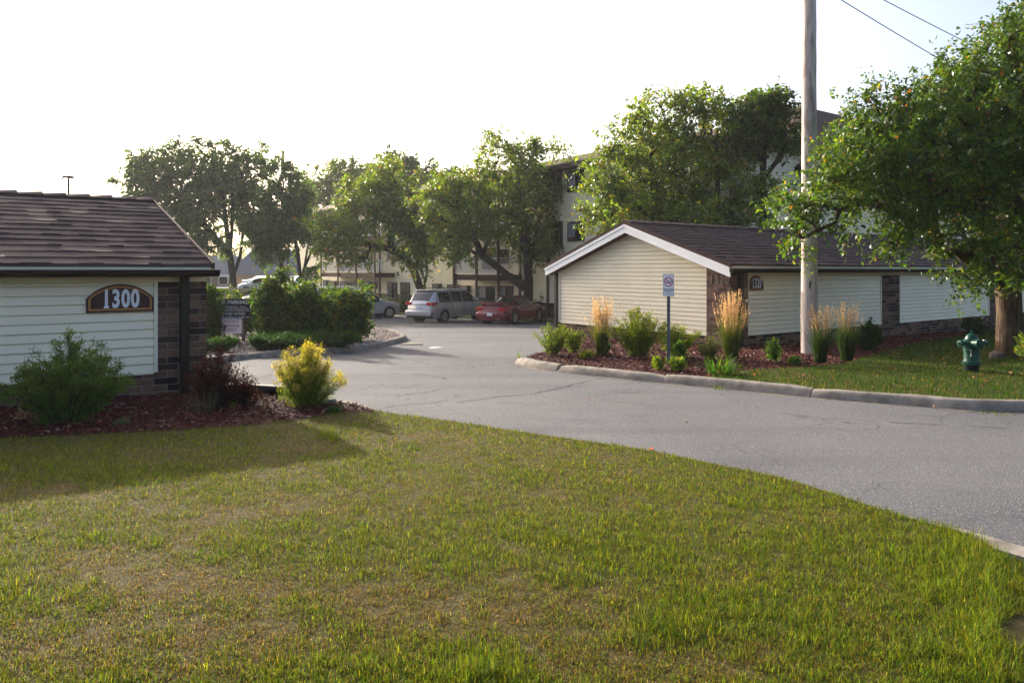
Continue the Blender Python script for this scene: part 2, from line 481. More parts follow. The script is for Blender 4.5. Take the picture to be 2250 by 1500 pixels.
LAWN2 = kerb_rs[i_split:] + [(60,40), LR(40,-.6)] + split[1:][::-1]
region("lawn", LAWN2, .10, M["soil"], 1.0, skirt=.2)
# planted island with river gravel by the entrance
ISL_UV = [(330,812),(430,803),(520,790),(620,782),(700,777),(790,768),(850,758),(882,750)]
isl_front = [G(u, v) for u, v in ISL_UV]
isl_back = [G(u, v) for u, v in [(886,745),(878,738),(850,730),(826,722),(780,716),(600,722),(380,735),(250,745)]]
ISLAND = smooth_line(isl_front + isl_back, .4)
region("gravel_bed", ISLAND, .10, M["gravelbed"], .8, skirt=.2)
# planting strip along the apartment front and the raised grass on the left
STRIP = [LR(8.6, 8.9), LR(11.4, 8.9), LR(11.4, 63), LR(8.6, 63)]
region("lawn", STRIP, .12, M["turf"], 2, skirt=.2)
BACKL = [(-14.6,44),(-17,62),(-17.5,78),(-46,82),(-50,48),(-24,40)]
region("lawn", [(-18.0,47),(-19.5,58),(-34,62),(-44,58),(-40,44),(-24,42)], .10, M["turf"], 2, skirt=.2)

def kerb(line, w=.17, h=.145, seg=2.6, side=1, sd=1, out=.085):
    rnd = random.Random(sd); mb = MB()
    pts = [np.array(p, float) for p in line]
    L = [0]
    for a, b in zip(pts, pts[1:]): L.append(L[-1] + np.linalg.norm(b - a))
    def at(s):
        i = max(0, min(len(L) - 2, int(np.searchsorted(L, s)) - 1))
        t = (s - L[i]) / max(L[i+1] - L[i], 1e-6)
        p = pts[i] * (1 - t) + pts[i+1] * t; d = pts[i+1] - pts[i]; d = d / np.linalg.norm(d)
        return p, d
    s = 0.0
    while s < L[-1] - .3:
        e = min(L[-1], s + seg * rnd.uniform(.5, 1.25))
        n = max(2, int((e - s) / .35)); vs = []; fs = []; dz = rnd.uniform(-.012, .012); dx = rnd.uniform(-.012, .012)
        prof = [(.06,-.15),(.045,.01),(.015,h*.52),(-.005,h*.78),(-.035,h*.93),(-.075,h),(-w,h*.97),(-w-.02,-.15)]
        for k in range(n + 1):
            q = s + .009 + (e - s - .018) * k / n
            p, d = at(q); nrm = np.array((d[1], -d[0])) * side
            shr = rnd.uniform(.008,.04) if k in (0, n) else 0
            for o, z in prof:
                pp = p + nrm * (o + out + dx + rnd.uniform(-.003,.003) - shr * (z > .05))
                vs.append((pp[0], pp[1], float(g(pp[0], pp[1])) + z + dz + rnd.uniform(-.005,.004) - shr * (z > .05)))
        m = len(prof)
        for k in range(n):
            for j in range(m - 1): fs.append((k*m+j, k*m+j+1, (k+1)*m+j+1, (k+1)*m+j))
        fs.append(tuple(range(m))); fs.append(tuple(range(n*m, n*m+m))[::-1])
        mb.add(vs, fs); s = e
    o = mb.build("kerb", M["concrete"], smooth=40); o["kind"] = "structure"; return o
kerb(kerb_rs, side=1, sd=3)
def gutter_dirt(line, w0, w1, sd):
    rnd = random.Random(sd); a = []; b = []
    for (x0, y0), (x1, y1) in zip(line, line[1:]):
        dx, dy = x1-x0, y1-y0; l = math.hypot(dx, dy); nx, ny = dy/l, -dx/l
        w = .13 + rnd.uniform(w0, w1)
        a.append((x0+nx*.06, y0+ny*.06)); b.append((x0+nx*w, y0+ny*w))
    mb = MB()
    for i in range(len(a)-1):
        mb.poly([(p[0], p[1], float(g(p[0], p[1])) + .004) for p in (a[i], b[i], b[i+1], a[i+1])])
    o = mb.build("gutter_sand", M["gutterdirt"]); o["kind"] = "structure"
gutter_dirt(smooth_line(kerb_r, .18), .02, .12, 4)
kerb(smooth_line(isl_front + [G(886,745), G(878,738), G(850,730)], .3), side=1, sd=5)
kerb(smooth_line([G(u, v, .06) for u, v in KERB_L] + [(4.05,4.02),(5.1,3.5),(7,2.9),(12,2.5),(30,2.3)], .3), w=.26, h=.075, side=-1, sd=8, out=-.03)
kerb([G(840,905,.1), G(790,892,.1), G(735,881,.1)], side=1, sd=9, seg=3)

def road_crack(uvs, w, sd):
    rnd = random.Random(sd); pts = smooth_line([G(u, v) for u, v in uvs], .12); mb = MB()
    pts = [(x + rnd.gauss(0, .022), y + rnd.gauss(0, .022)) for x, y in pts]
    for (x0, y0), (x1, y1) in zip(pts, pts[1:]):
        if rnd.random() < .10: continue
        d = math.hypot(x1-x0, y1-y0) or 1; nx, ny = -(y1-y0)/d, (x1-x0)/d; k = w*rnd.uniform(.35, 1.1)/2
        mb.poly([(x0+nx*k, y0+ny*k, float(g(x0,y0))+.005), (x1+nx*k, y1+ny*k, float(g(x1,y1))+.005), (x1-nx*k, y1-ny*k, float(g(x1,y1))+.005), (x0-nx*k, y0-ny*k, float(g(x0,y0))+.005)])
    mb.build("road_crack", M["crack"])["kind"] = "structure"
for i, (uvs, w) in enumerate([([(1756,913),(1900,925),(2080,934),(2205,941)],.020),([(1000,886),(1090,872),(1180,862),(1345,826)],.022),([(1150,868),(1210,858),(1290,846)],.016),([(560,834),(640,812),(705,800)],.03),
        ([(800,905),(880,890),(960,884),(1010,868)],.018),([(860,820),(930,824),(985,832)],.025),([(820,872),(905,866),(980,852)],.02),([(1330,880),(1420,888),(1500,893)],.016),([(1180,800),(1080,812),(960,808)],.02)]):
    road_crack(uvs, w, 40+i)
# ------------------------------------------------------------------ building helpers
def siding(name, parent, m, O, A, N, a0, a1, z0, z1, e, lip=.040, seed=0):
    """lapped boards on a wall through O along A with outward normal N; a0(z), a1(z) bound each board"""
    rnd = random.Random(seed)
    base = lip - .020
    mb = MB(); z = z0; O = Vector(O); A = Vector(A); N = Vector(N)
    f0 = a0 if callable(a0) else (lambda z: a0); f1 = a1 if callable(a1) else (lambda z: a1)
    while z < z1 - .005:
        zt = min(z + e, z1)
        b0, b1, t0, t1 = f0(z), f1(z), f0(zt), f1(zt)
        if b1 - b0 < .05: break
        if t1 < t0: t0 = t1 = (t0 + t1) / 2
        w = lip + rnd.uniform(-.002, .002); gr_ = min(.016, e*.12)
        def q(a, zz, o): return O + A*a + N*o + Vector((0,0,zz))
        mb.add([q(b0,z,w), q(b1,z,w), q(t1,zt-gr_,base+.004), q(t0,zt-gr_,base+.004), q(b0,z,0), q(b1,z,0), q(t1,zt-gr_,0), q(t0,zt-gr_,0), q(t1,zt,0), q(t0,zt,0)],
               [(0,1,2,3),(4,5,1,0),(3,2,6,7),(7,6,8,9)])
        z = zt
    return mb.build(name, m, parent)
def shingles(name, parent, x0, x1, y0, zf, rows, e, seed, wr=(.14,.42), th=(.026,.050)):
    """thick overlapping roof tabs; zf(y) is the slope"""
    rnd = random.Random(seed); V = []; F = []; C = []
    for r in range(rows):
        y = y0 + r * e; x = x0 - rnd.uniform(0, .2)
        while x < x1:
            w = rnd.uniform(*wr); xa, xb = max(x, x0), min(x + w, x1)
            t = rnd.uniform(*th); dy = rnd.uniform(-.022, .012) if rnd.random() < .35 else 0
            if r == 0: dy = min(dy, 0.0)
            ya, yb = y + dy, y + e * 1.12; ym = ya + e * rnd.uniform(.15, .24)
            n = len(V); up = .005 + rnd.uniform(-.002, .003)
            V += [(xa,ya,zf(ya)+t),(xb,ya,zf(ya)+t),(xb,ym,zf(ym)+up),(xa,ym,zf(ym)+up),(xb,yb,zf(yb)+.015),(xa,yb,zf(yb)+.015),(xa,ya+.004,zf(ya)-.012),(xb,ya+.004,zf(ya)-.012)]
            F += [(n,n+1,n+2,n+3),(n+3,n+2,n+4,n+5),(n+6,n+7,n+1,n),(n+6,n,n+3),(n+7,n+2,n+1)]
            k = rnd.uniform(.8, 1.2); C += [(.070*k,.042*k,.039*k)] * 8
            x += w
    me = bpy.data.meshes.new(name)
    me.from_pydata(V, [], F)
    a = me.attributes.new("col", 'FLOAT_COLOR', 'POINT')
    a.data.foreach_set("color", np.concatenate([np.array(C), np.ones((len(C),1))], 1).astype(np.float32).ravel())
    me.update()
    return link(name, me, M["shingle"], parent)
def ridge_cap(parent, x0, x1, yr, zr, seed, e=.42):
    rnd = random.Random(seed); V = []; F = []; x = x0
    while x < x1:
        w = e + rnd.uniform(-.03,.03); n = len(V); xb = min(x + w, x1)
        for xx, h in ((x, .012), (xb, .045)):
            V += [(xx, yr-.17, zr-.045+h*.6), (xx, yr, zr+h+.01), (xx, yr+.17, zr-.045+h*.6)]
        F += [(n,n+1,n+4,n+3),(n+1,n+2,n+5,n+4),(n+3,n+4,n+5)]; x += w - .015
    me = bpy.data.meshes.new("ridge_cap"); me.from_pydata(V, [], F)
    a = me.attributes.new("col", 'FLOAT_COLOR', 'POINT')
    a.data.foreach_set("color", np.tile(np.array([.088,.058,.052,1],np.float32), len(V)))
    return link("ridge_cap", me, M["shingle"], parent)
def slab_roof(parent, x0, x1, y0, y1, yr, z0, zr, z1, th=.02):
    """plain deck under the shingles, closed"""
    mb = MB()
    pr = [(y0,z0),(yr,zr),(y1,z1),(y1,z1-th),(yr,zr-th),(y0,z0-th)]
    vs = [(x, y, z) for x in (x0, x1) for y, z in pr]
    fs = [(i, (i+1) % 6, (i+1) % 6 + 6, i + 6) for i in range(6)] + [(0,1,4,5),(1,2,3,4),(6,11,10,7),(7,10,9,8)]
    mb.add(vs, fs); return mb.build("roof_deck", M["roofing"], parent)

# ------------------------------------------------------------------ right-hand garage, gable towards the drive
gr = thing("garage_building", "cream sided garage with white gable and brown shingle roof behind the no smoking sign", "garage", (OR[0], OR[1], 0), ROT)
LEN, W = 24.0, 7.02
ZE, SL = 1.80, .343
zr_f = lambda y: ZE + SL * (min(y, W - y) + .3)
mb = MB(); mb.box(0, LEN, 0, W, -1.6, 1.5); mb.box(-.03, LEN, -.03, W + .03, -1.6, -.09)
mb.poly([(LEN,0,1.5),(LEN,W/2,zr_f(W/2)-.1),(LEN,W,1.5)])
mb.build("brick_wall", M["brick"], gr)
mb = MB(); mb.box(-.05, .69, -.052, .734, -1.6, 1.74); mb.build("brick_pilaster", M["brick_rose"], gr)
for a, b in ((7.73, 8.87), (15.95, 17.1)):
    mb = MB(); mb.box(a, b, -.052, .2, -1.6, 1.60); mb.build("brick_pilaster", M["brick"], gr)
inv = lambda z: (z + .09 - ZE) / SL - .3
siding("gable_siding", gr, M["siding"], (-.002,0,0), (0,1,0), (-1,0,0), lambda z: max(.74, inv(z)), lambda z: min(W-.08, W - inv(z)), -.09, 2.95, .122)
for a, b in ((.74, 7.66), (8.92, 15.9), (17.14, LEN)):
    siding("side_siding", gr, M["siding"], (0,-.002,0), (1,0,0), (0,-1,0), a, b, -.09, 1.52, .122, seed=int(a*7))
mb = MB(); mb.box(-.055, .0, W-.08, W+.03, -.09, 1.66)
for x in (7.66, 8.87, 15.9, 17.1): mb.box(x, x + .05, -.056, 0, -.09, 1.52)
mb.box(.69, .74, -.056, 0, -.09, 1.52); mb.box(-.05, 0, .74, W-.08, -.115, -.09)
mb.box(.69, LEN, -.054, 0, 1.52, 1.60)
mb.build("wall_trim", M["trim"], gr)
slab_roof(gr, -.40, LEN + .3, -.30, W + .30, W/2, ZE, zr_f(W/2), ZE)
sh = shingles("roof_shingles", gr, -.40, LEN + .3, -.33, lambda y: ZE + SL*(y+.3) + .006, 14, .287, 11)
ridge_cap(gr, -.40, LEN + .3, W/2, zr_f(W/2) + .03, 4)
mb = MB()
pk = zr_f(W/2)
for s_ in (0, 1):
    Y = (lambda y: y) if s_ == 0 else (lambda y: W - y)
    def rake(x, dtop, dbot, th, yend):
        return [(x, Y(yend), ZE - dtop + SL*(yend+.3)), (x, Y(W/2), pk - dtop), (x, Y(W/2), pk - dbot), (x, Y(yend), ZE - dbot + SL*(yend+.3))]
    mb.prism(rake(-.40, .05, .315, 0, -.30), (.04, 0, 0)); mb.prism(rake(-.425, .05, .14, 0, -.30), (.024, 0, 0))
mb.build("gable_fascia", M["fascia"], gr)
mb = MB()
for s_ in (0, 1):
    Y = (lambda y: y) if s_ == 0 else (lambda y: W - y)
    q = [(-.36, Y(-.3), ZE-.30), (-.36, Y(W/2), pk-.30), (.02, Y(W/2), pk-.30), (.02, Y(-.3), ZE-.30)]
    mb.prism(q, (0,0,.02))
    mb.prism([(-.43, Y(-.34), ZE-.055-.012), (-.43, Y(W/2), pk-.055), (-.43, Y(W/2), pk+.045), (-.43, Y(-.34), ZE+.045-.012)], (.05,0,0))
mb.v = [v for v in mb.v]
mb2 = MB(); mb2.v = mb.v; mb2.f = mb.f
mb2.build("rake_edge", M["roofing"], gr)
mb = MB(); mb.box(-.38, LEN+.3, -.30, -.27, 1.60, 1.778); mb.box(-.36, LEN+.3, -.27, 0, 1.60, 1.62); mb.build("eave_fascia", M["trim"], gr)
mb = MB(); mb.prism([(-.42,-.305,1.61),(-.42,-.305,1.71),(-.42,-.44,1.71),(-.42,-.43,1.66),(-.42,-.38,1.60)], (LEN+.75,0,0)); mb.build("gutter", M["brown"], gr)
mb = MB(); mb.box(-.38, LEN+.3, W+.30, W+.42, 1.60, 1.71); mb.build("gutter", M["brown"], gr)
mb = MB(); mb.box(.20, .35, -.18, -.065, -.55, 1.62); mb.build("downspout", M["brown"], gr, bevel=.012)
mb = MB(); mb.box(-.12, .0, W+.04, W+.15, -.8, 1.62); mb.build("downspout", M["brown"], gr)
num = thing("wall_numerals", "stone coloured 1320 numerals fixed high on the rose brick corner", "house number", (OR[0], OR[1], 0), ROT)
for i, ch in enumerate("1320"):
    text_mesh("numeral", ch, M["letterstone"], num, (-.058, .55 - i*.165, 1.405), .30, (math.radians(90), 0, math.radians(-90)), .9, .012, .006)

def arch_sign(label, parent_loc, x0, x1, z0, zs, z1, y, body, tsize, tsx, loc_rz=ROT):
    t = thing("house_number_sign", label, "sign", (parent_loc[0], parent_loc[1], 0), loc_rz, "arched house number signs")
    def outline(ins):
        pts = [(x0+ins, z0+ins), (x1-ins, z0+ins), (x1-ins, zs)]
        n = 20; cx = (x0+x1)/2; hw = (x1-x0)/2 - ins; h = z1 - zs - ins
        # circular segment between the shoulders
        R = (hw*hw + h*h) / (2*h); a0 = math.asin(min(1, hw/R))
        if h > hw: a0 = math.pi - a0
        for k in range(1, n):
            a = a0 - 2*a0*k/n
            pts.append((cx + R*math.sin(a), z1 - ins - R + R*math.cos(a)))
        pts.append((x0+ins, zs)); return pts
    k = (x1 - x0)
    for nm, ins, dep, m in (("sign_edge", 0, .030, "signbrown"), ("sign_border", .022*k+.008, .036, "signgold"), ("sign_face", .046*k+.014, .042, "signbrown")):
        mb = MB(); mb.prism([(x, y, z) for x, z in outline(ins)], (0, -dep, 0)); mb.build(nm, M[m], t)
    tx = text_mesh("numerals", body, M["signsilver"], t, ((x0+x1)/2, y-.044, z0+(z1-z0)*.45), tsize, (math.radians(90),0,0), tsx, .003, tsize*(.034 if tsx > .55 else .016), space=1.12 if tsx > .55 else 1.2)
    me = tx.data; x0_ = min(v.co.x for v in me.vertices); y0_ = min(v.co.y for v in me.vertices); s_ = tsize
    xs_ = [v.co.x for v in me.vertices if v.co.x < x0_ + .42*s_ and abs(v.co.y - y0_) < .02*s_]
    c_ = (min(xs_) + max(xs_)) / 2
    b_ = bmesh.new(); b_.from_mesh(me)
    vs_ = [b_.verts.new(p) for p in ((c_-.15*s_,y0_,.0035),(c_+.15*s_,y0_,.0035),(c_+.15*s_,y0_+.095*s_,.0035),(c_-.15*s_,y0_+.095*s_,.0035))]; b_.faces.new(vs_)
    b_.to_mesh(me); b_.free()
    return t
arch_sign("small maroon arched sign reading 1320 under the right garage gutter", OR, 0.72, 1.36, 1.12, 1.28, 1.53, -.038, "1320", .375, .47)

# ------------------------------------------------------------------ left-hand garage, eaves side towards the lawn
OL = (-4.614, 10.97)
gl = thing("garage_building", "cream sided garage with thick brown shingles at the left edge bearing the 1300 sign", "garage", (OL[0], OL[1], 0), ROT)
ZE2, YR2, ZR2 = 1.725, 4.5, 3.05; SL2 = (ZR2 - ZE2) / (YR2 + .3); W2 = 9.0
mb = MB(); mb.box(-15, -.02, .0, W2, -1.2, 1.55); mb.box(-15, -.01, -.03, W2+.02, -1.2, .19)
mb.poly([(-.02,0,1.55),(-.02,YR2,ZR2-.1),(-.02,W2,1.55)])
mb.build("brick_wall", M["brick"], gl)
mb = MB(); mb.box(-.67, .0, -.055, .7, -1.2, 1.49); mb.build("brick_pilaster", M["brick"], gl)
mb = MB(); mb.box(-15, .02, -.05, 0, -1.2, -.18); mb.build("foundation", M["block"], gl)
siding("side_siding", gl, M["siding"], (0,-.002,0), (1,0,0), (0,-1,0), -15, -.72, .19, 1.49, .125, seed=5)
mb = MB(); mb.box(-.72, -.67, -.062, 0, .19, 1.49); mb.box(-15, .0, -.065, 0, 1.49, 1.572); mb.box(-15, -.72, -.055, 0, .165, .19)
mb.build("wall_trim", M["trim"], gl)
slab_roof(gl, -15, .02, -.30, W2+.3, YR2, ZE2, ZR2, ZE2)
shingles("roof_shingles", gl, -15, .03, -.33, lambda y: ZE2 + SL2*(y+.3) + .006, 15, .325, 21, (.14,.42), (.022,.044))
ridge_cap(gl, -15, .03, YR2, ZR2 + .03, 6, .40)
mb = MB(); mb.prism([(.02,-.34,ZE2-.05),(.02,YR2,ZR2-.04),(.02,YR2,ZR2+.05),(.02,-.34,ZE2+.045)], (.03,0,0)); mb.build("rake_edge", M["roofing"], gl)
mb = MB(); mb.box(-15, .0, -.30, -.27, 1.57, 1.704); mb.box(-15, .0, -.27, 0, 1.572, 1.59); mb.build("eave_fascia", M["trim"], gl)
mb = MB(); mb.prism([(.1,-.305,1.575),(.1,-.305,1.665),(.1,-.45,1.665),(.1,-.44,1.62),(.1,-.38,1.565)], (-15,0,0)); mb.build("gutter", M["brown"], gl)
mb = MB(); mb.box(-.385, -.265, -.19, -.07, -.30, 1.60); mb.build("downspout", M["brown"], gl, bevel=.012)
a0, d0 = plane_a(OL, T, 188); a1, d1 = plane_a(OL, T, 336)
dm = (d0 + d1) / 2
zz = lambda v: EYE - (v - HV) / FPX * dm
arch_sign("large maroon arched sign reading 1300 on the left garage wall", OL, a0, a1, zz(685), zz(655), zz(624), -.038, "1300", .345, .62)

# ------------------------------------------------------------------ apartment block
ab = thing("apartment_building", "long three storey cream sided apartment block with brown roof and balconies behind the parked cars", "apartment building", (OR[0], OR[1], 0), ROT)
FX = 11.3
def fy(u, x=FX):
    o = LR(x, 0); return plane_a(o, S, u)
Y0, Y1 = 8.7, 64.0
mb = MB(); mb.box(FX, FX+13, Y0, Y1, -3, 7.6); mb.build("wall", M["siding2"], ab)
mb = MB(); mb.box(FX-.04, FX, Y0, Y1, -3.2, -.25); mb.build("brick_base", M["brick"], ab)
siding("facade_siding", ab, M["siding2"], (FX-.002,0,0), (0,1,0), (-1,0,0), Y0, Y1, -.25, 7.45, .175, .05)
siding("facade_siding", ab, M["siding2"], (FX,Y0-.002,0), (1,0,0), (0,-1,0), 0, 13, -.25, 7.45, .175, .05)
# hipped roof
mb = MB()
e = .7; zE, zR = 7.72, 9.75
x0, x1, y0, y1 = FX-e, FX+13+e, Y0-e, Y1+e; xm = (x0+x1)/2; hp = 6.5
mb.add([(x0,y0,zE),(x1,y0,zE),(x1,y1,zE),(x0,y1,zE),(xm,y0+hp,zR),(xm,y1-hp,zR)],
       [(0,3,5,4),(0,4,1),(1,4,5,2),(2,5,3)])
mb.build("roof", M["roofing"], ab)
mb = MB(); mb.box(x0, x1, y0, y1, 7.46, zE-.004); mb.build("eave_fascia", M["brown"], ab)
def window(u0, u1, v0, v1, curtain=.5, x=FX):
    ya, Da = fy(u0, x); yb, Db = fy(u1, x); D = (Da+Db)/2
    z1, z0 = EYE-(v0-HV)/FPX*D, EYE-(v1-HV)/FPX*D
    lo, hi = min(ya,yb), max(ya,yb)
    mb = MB(); f = .07; xo = x-.12
    mb.box(xo, x, lo, lo+f, z0, z1); mb.box(xo, x, hi-f, hi, z0, z1); mb.box(xo, x, lo+f, hi-f, z0, z0+f); mb.box(xo, x, lo+f, hi-f, z1-f, z1)
    mid = (lo+hi)/2; mb.box(xo, x, mid-.03, mid+.03, z0+f, z1-f)
    w = mb.build("window", M["brown"], ab)
    mb = MB(); mb.box(x-.085, x-.06, lo+f, mid-.03, z0+f, z1-f); mb.box(x-.085, x-.06, mid+.03, hi-f, z0+f, z1-f); mb.build("pane", M["glass"], w)
    if curtain:
        mb = MB(); mb.box(x-.092, x-.088, hi-f-(hi-lo)*.5*curtain, hi-f, z0+f+.15*(z1-z0), z1-f); mb.build("curtain", M["curtain"], w)
for a in [(1250,1286,375,421,.9),(1205,1237,378,438,0),(1250,1286,487,530,.95),(1206,1238,487,545,0),(853,874,551,573,.4),(853,874,620,655,.3),(882,902,620,657,0),
          (1101,1129,628,656,.8),(712,726,615,634,.7),(796,818,548,592,.8),(749,781,617,641,.8),(792,816,618,646,.3),(1053,1089,628,662,.8),(940,955,545,572,.3),
          (985,1013,625,650,0),(1062,1090,545,592,.3),(1062,1090,455,495,.3),(790,815,500,525,.3),(1130,1160,455,492,.3),(960,985,470,500,.4),(1340,1380,385,428,.5),(1420,1470,380,440,.4),
          (1340,1380,470,520,.5),(1430,1480,390,470,.3),(1090,1120,548,580,.4)]:
    window(*a)
def ac(u0, u1, v0, v1):
    ya, Da = fy(u0); yb, Db = fy(u1); D = (Da+Db)/2
    z1, z0 = EYE-(v0-HV)/FPX*D, EYE-(v1-HV)/FPX*D; lo, hi = min(ya,yb), max(ya,yb)
    mb = MB(); mb.box(FX-.35, FX, lo, hi, z0, z1); b = mb.build("air_conditioner", M["acbox"], ab)
    mb = MB()
    for i in range(5): mb.box(FX-.362, FX-.35, lo+.05, hi-.05, z0+.06+i*(z1-z0-.1)/5, z0+.10+i*(z1-z0-.1)/5)
    mb.build("grille", M["acgrille"], b)
for a in [(729,742,617,628),(820,831,620,634),(1020,1036,627,642),(958,972,623,638)]: ac(*a)
def balcony(us, v_floor, proj=1.7, posts=True, top=7.4, levels=2):
    xb = FX - proj
    ys = sorted(fy(u, xb)[0] for u in us)
    D = sum(fy(u, xb)[1] for u in us) / len(us)
    zf = EYE - (v_floor - HV) / FPX * D
    lo, hi = ys[0], ys[-1]
    for lv in range(levels):
        z = zf + lv * 2.95
        mb = MB(); mb.box(xb, FX-.02, lo, hi, z-.18, z); mb.box(xb-.05, xb, lo-.03, hi+.03, z-.34, z+.02); mb.box(xb, FX-.02, lo-.05, lo, z-.34, z+.02); mb.box(xb, FX-.02, hi, hi+.05, z-.34, z+.02)
        deck = mb.build("balcony_floor", M["brownwood"], ab)
        mb = MB()
        mb.box(xb-.02, xb+.03, lo, hi, z+1.02, z+1.08); mb.box(xb-.02, xb+.03, lo, hi, z+.10, z+.15)
        y = lo
        while y < hi: mb.box(xb-.005, xb+.02, y, y+.03, z+.15, z+1.02); y += .125
        for yy in (lo, hi):
            mb.box(xb+.03, FX-.02, yy-.02, yy+.03, z+1.02, z+1.08)
            x = xb+.1
            while x < FX-.1: mb.box(x, x+.03, yy, yy+.02, z+.15, z+1.02); x += .14
        mb.build("railing", M["offwhite"], deck)
        if lv == 0 and len(ys) > 3:
            mb = MB(); mb.box(xb+.035, xb+.05, ys[1]+.1, ys[3]-.05 if len(ys) > 4 else ys[2]-.05, z+.12, z+1.0); mb.build("privacy_screen", M["curtain"], deck)
    if posts:
        for y in ys:
            mb = MB(); mb.box(xb-.16, xb-.055, y-.08, y+.08, -3, top); mb.build("balcony_post", M["brownwood"], ab)
balcony((708,745,785,826), 600)
balcony((1000,1050,1098), 604)
balcony((1400,1500,1580), 600, levels=2)
for u in (834, 1142, 1001, 1203):
    y, D = fy(u, FX-.1); mb = MB(); mb.box(FX-.14, FX-.03, y-.07, y+.07, -2.5, 7.46); mb.build("downspout", M["brownwood"], ab)

# second block behind the right garage, nearer and taller
wb = thing("apartment_building", "tall sided block with hipped brown roof standing behind the utility pole", "apartment building", (OR[0], OR[1], 0), ROT)
WX0, WX1, WY0, WY1 = 16.9, 44, 8.3, 22
mb = MB(); mb.box(WX0, WX1, WY0, WY1, -1.5, 6.7); mb.build("wall", M["siding2"], wb)
siding("facade_siding", wb, M["siding2"], (WX0-.002,0,0), (0,1,0), (-1,0,0), WY0, WY1, 0, 6.5, .19, .05)
siding("facade_siding", wb, M["siding2"], (0,WY0-.002,0), (1,0,0), (0,-1,0), WX0, WX1, 0, 6.5, .19, .05)
mb = MB(); e = .6; x0, x1, y0, y1 = WX0-e, WX1+e, WY0-e, WY1+e; ym = (y0+y1)/2
mb.add([(x0,y0,6.75),(x1,y0,6.75),(x1,y1,6.75),(x0,y1,6.75),(26.8,ym,12.35),(x1-7,ym,12.35)], [(0,1,5,4),(1,2,5),(2,3,4,5),(3,0,4)])
mb.build("roof", M["roofing"], wb)
mb = MB(); mb.box(x0, x1, y0, y1, 6.5, 6.745); mb.build("eave_fascia", M["brown"], wb)
def wwin(x0, x1, y0, y1, z0, z1, axis):
    mb = MB(); f = .08
    if axis == 'x':
        mb.box(WX0-.075, WX0, y0, y1, z0, z1); w = mb.build("window", M["brown"], wb)
        mb = MB(); mb.box(WX0-.085, WX0-.077, y0+f, (y0+y1)/2-.03, z0+f, z1-f); mb.box(WX0-.085, WX0-.077, (y0+y1)/2+.03, y1-f, z0+f, z1-f); mb.build("pane", M["glass"], w)
    else:
        mb.box(x0, x1, WY0-.075, WY0, z0, z1); w = mb.build("window", M["greyhouse"], wb)
        mb = MB(); mb.box(x0+f, (x0+x1)/2-.03, WY0-.085, WY0-.077, z0+f, z1-f); mb.box((x0+x1)/2+.03, x1-f, WY0-.085, WY0-.077, z0+f, z1-f); mb.build("pane", M["glass"], w)
wwin(0,0, 9.2, 11.3, 5.0, 6.35, 'x'); wwin(0,0, 9.2, 11.3, 2.1, 3.5, 'x')
o = LR(0, WY0)
for (u0, u1, va, vb) in ((1992,2026,494,519),(1885,1925,372,420),(2080,2120,494,519)):
    xa, Da = plane_a(o, T, u0); xb, Db = plane_a(o, T, u1); D = (Da+Db)/2
    wwin(xa, xb, 0, 0, EYE-(vb-HV)/FPX*D, EYE-(va-HV)/FPX*D+.5, 'y')

# houses in the far left background
def far_house(label, u0, u1, D, v_eave, v_ridge, v_base, wallm, roofm):
    a = P(u0, v_eave, D); b = P(u1, v_eave, D)
    t = thing("house", label, "house", (a.x, D, 0))
    L = b.x - a.x; ze = a.z; zr = P(u0, v_ridge, D).z; zb = P(u0, v_base, D).z - 1.5
    mb = MB(); mb.box(0, L, 0, 9, zb, ze); mb.build("wall", wallm, t)
    mb = MB(); mb.add([(-.5,-.5,ze),(L+.5,-.5,ze),(L+.5,9.5,ze),(-.5,9.5,ze),(L*.12,4.5,zr),(L*.8,4.5,zr)], [(0,1,5,4),(1,2,5),(2,3,4,5),(3,0,4)]); mb.build("roof", roofm, t)
    mb = MB(); mb.box(-.55, L+.55, -.58, -.5, ze-.22, ze+.02); mb.build("gutter", M["offwhite"], t)
    for k in range(3):
        x = L*(.2+.28*k); mb = MB(); mb.box(x, x+1.1, -.04, 0, zb+2.2, zb+3.4); w = mb.build("window", M["offwhite"], t)
        mb = MB(); mb.box(x+.1, x+1.0, -.05, -.041, zb+2.3, zb+3.3); mb.build("pane", M["glass"], w)
    return t
far_house("tan house with grey roof behind the left trees", 380, 512, 82, 604, 560, 640, M["tanwall"], M["greyhouse"])
far_house("blue grey building with a broad sloping roof beyond the far cars", 505, 720, 100, 606, 545, 628, M["greyhouse"], M["greyhouse"])
# ------------------------------------------------------------------ vegetation builders
def unit(a): return a / np.maximum(np.linalg.norm(a, axis=1, keepdims=True), 1e-9)
def pick(rng, pal, n, jit=.22):
    w = np.array([p[1] for p in pal], float); w /= w.sum()
    c = np.array([p[0] for p in pal], float)[rng.choice(len(pal), n, p=w)]
    return c * np.exp(rng.normal(0, jit, (n, 1))) * np.exp(rng.normal(0, .06, (n, 3)))
def leaf_quads(rng, B, D, L, wf=.45, fold=.12):
    """one folded four-cornered leaf per base point B along direction D with length L"""
    n = len(B); D = unit(D); R = unit(np.cross(D, rng.normal(size=(n, 3)))); Nn = np.cross(R, D)
    L = L[:, None]
    m = B + D * L * .45 - Nn * L * fold
    V = np.stack([B, m + R * L * wf * .5 + Nn * L * fold * 1.6, B + D * L - Nn * L * fold, m - R * L * wf * .5 + Nn * L * fold * 1.6], 1).reshape(-1, 3)
    F = np.arange(4 * n).reshape(-1, 4)
    return V, F
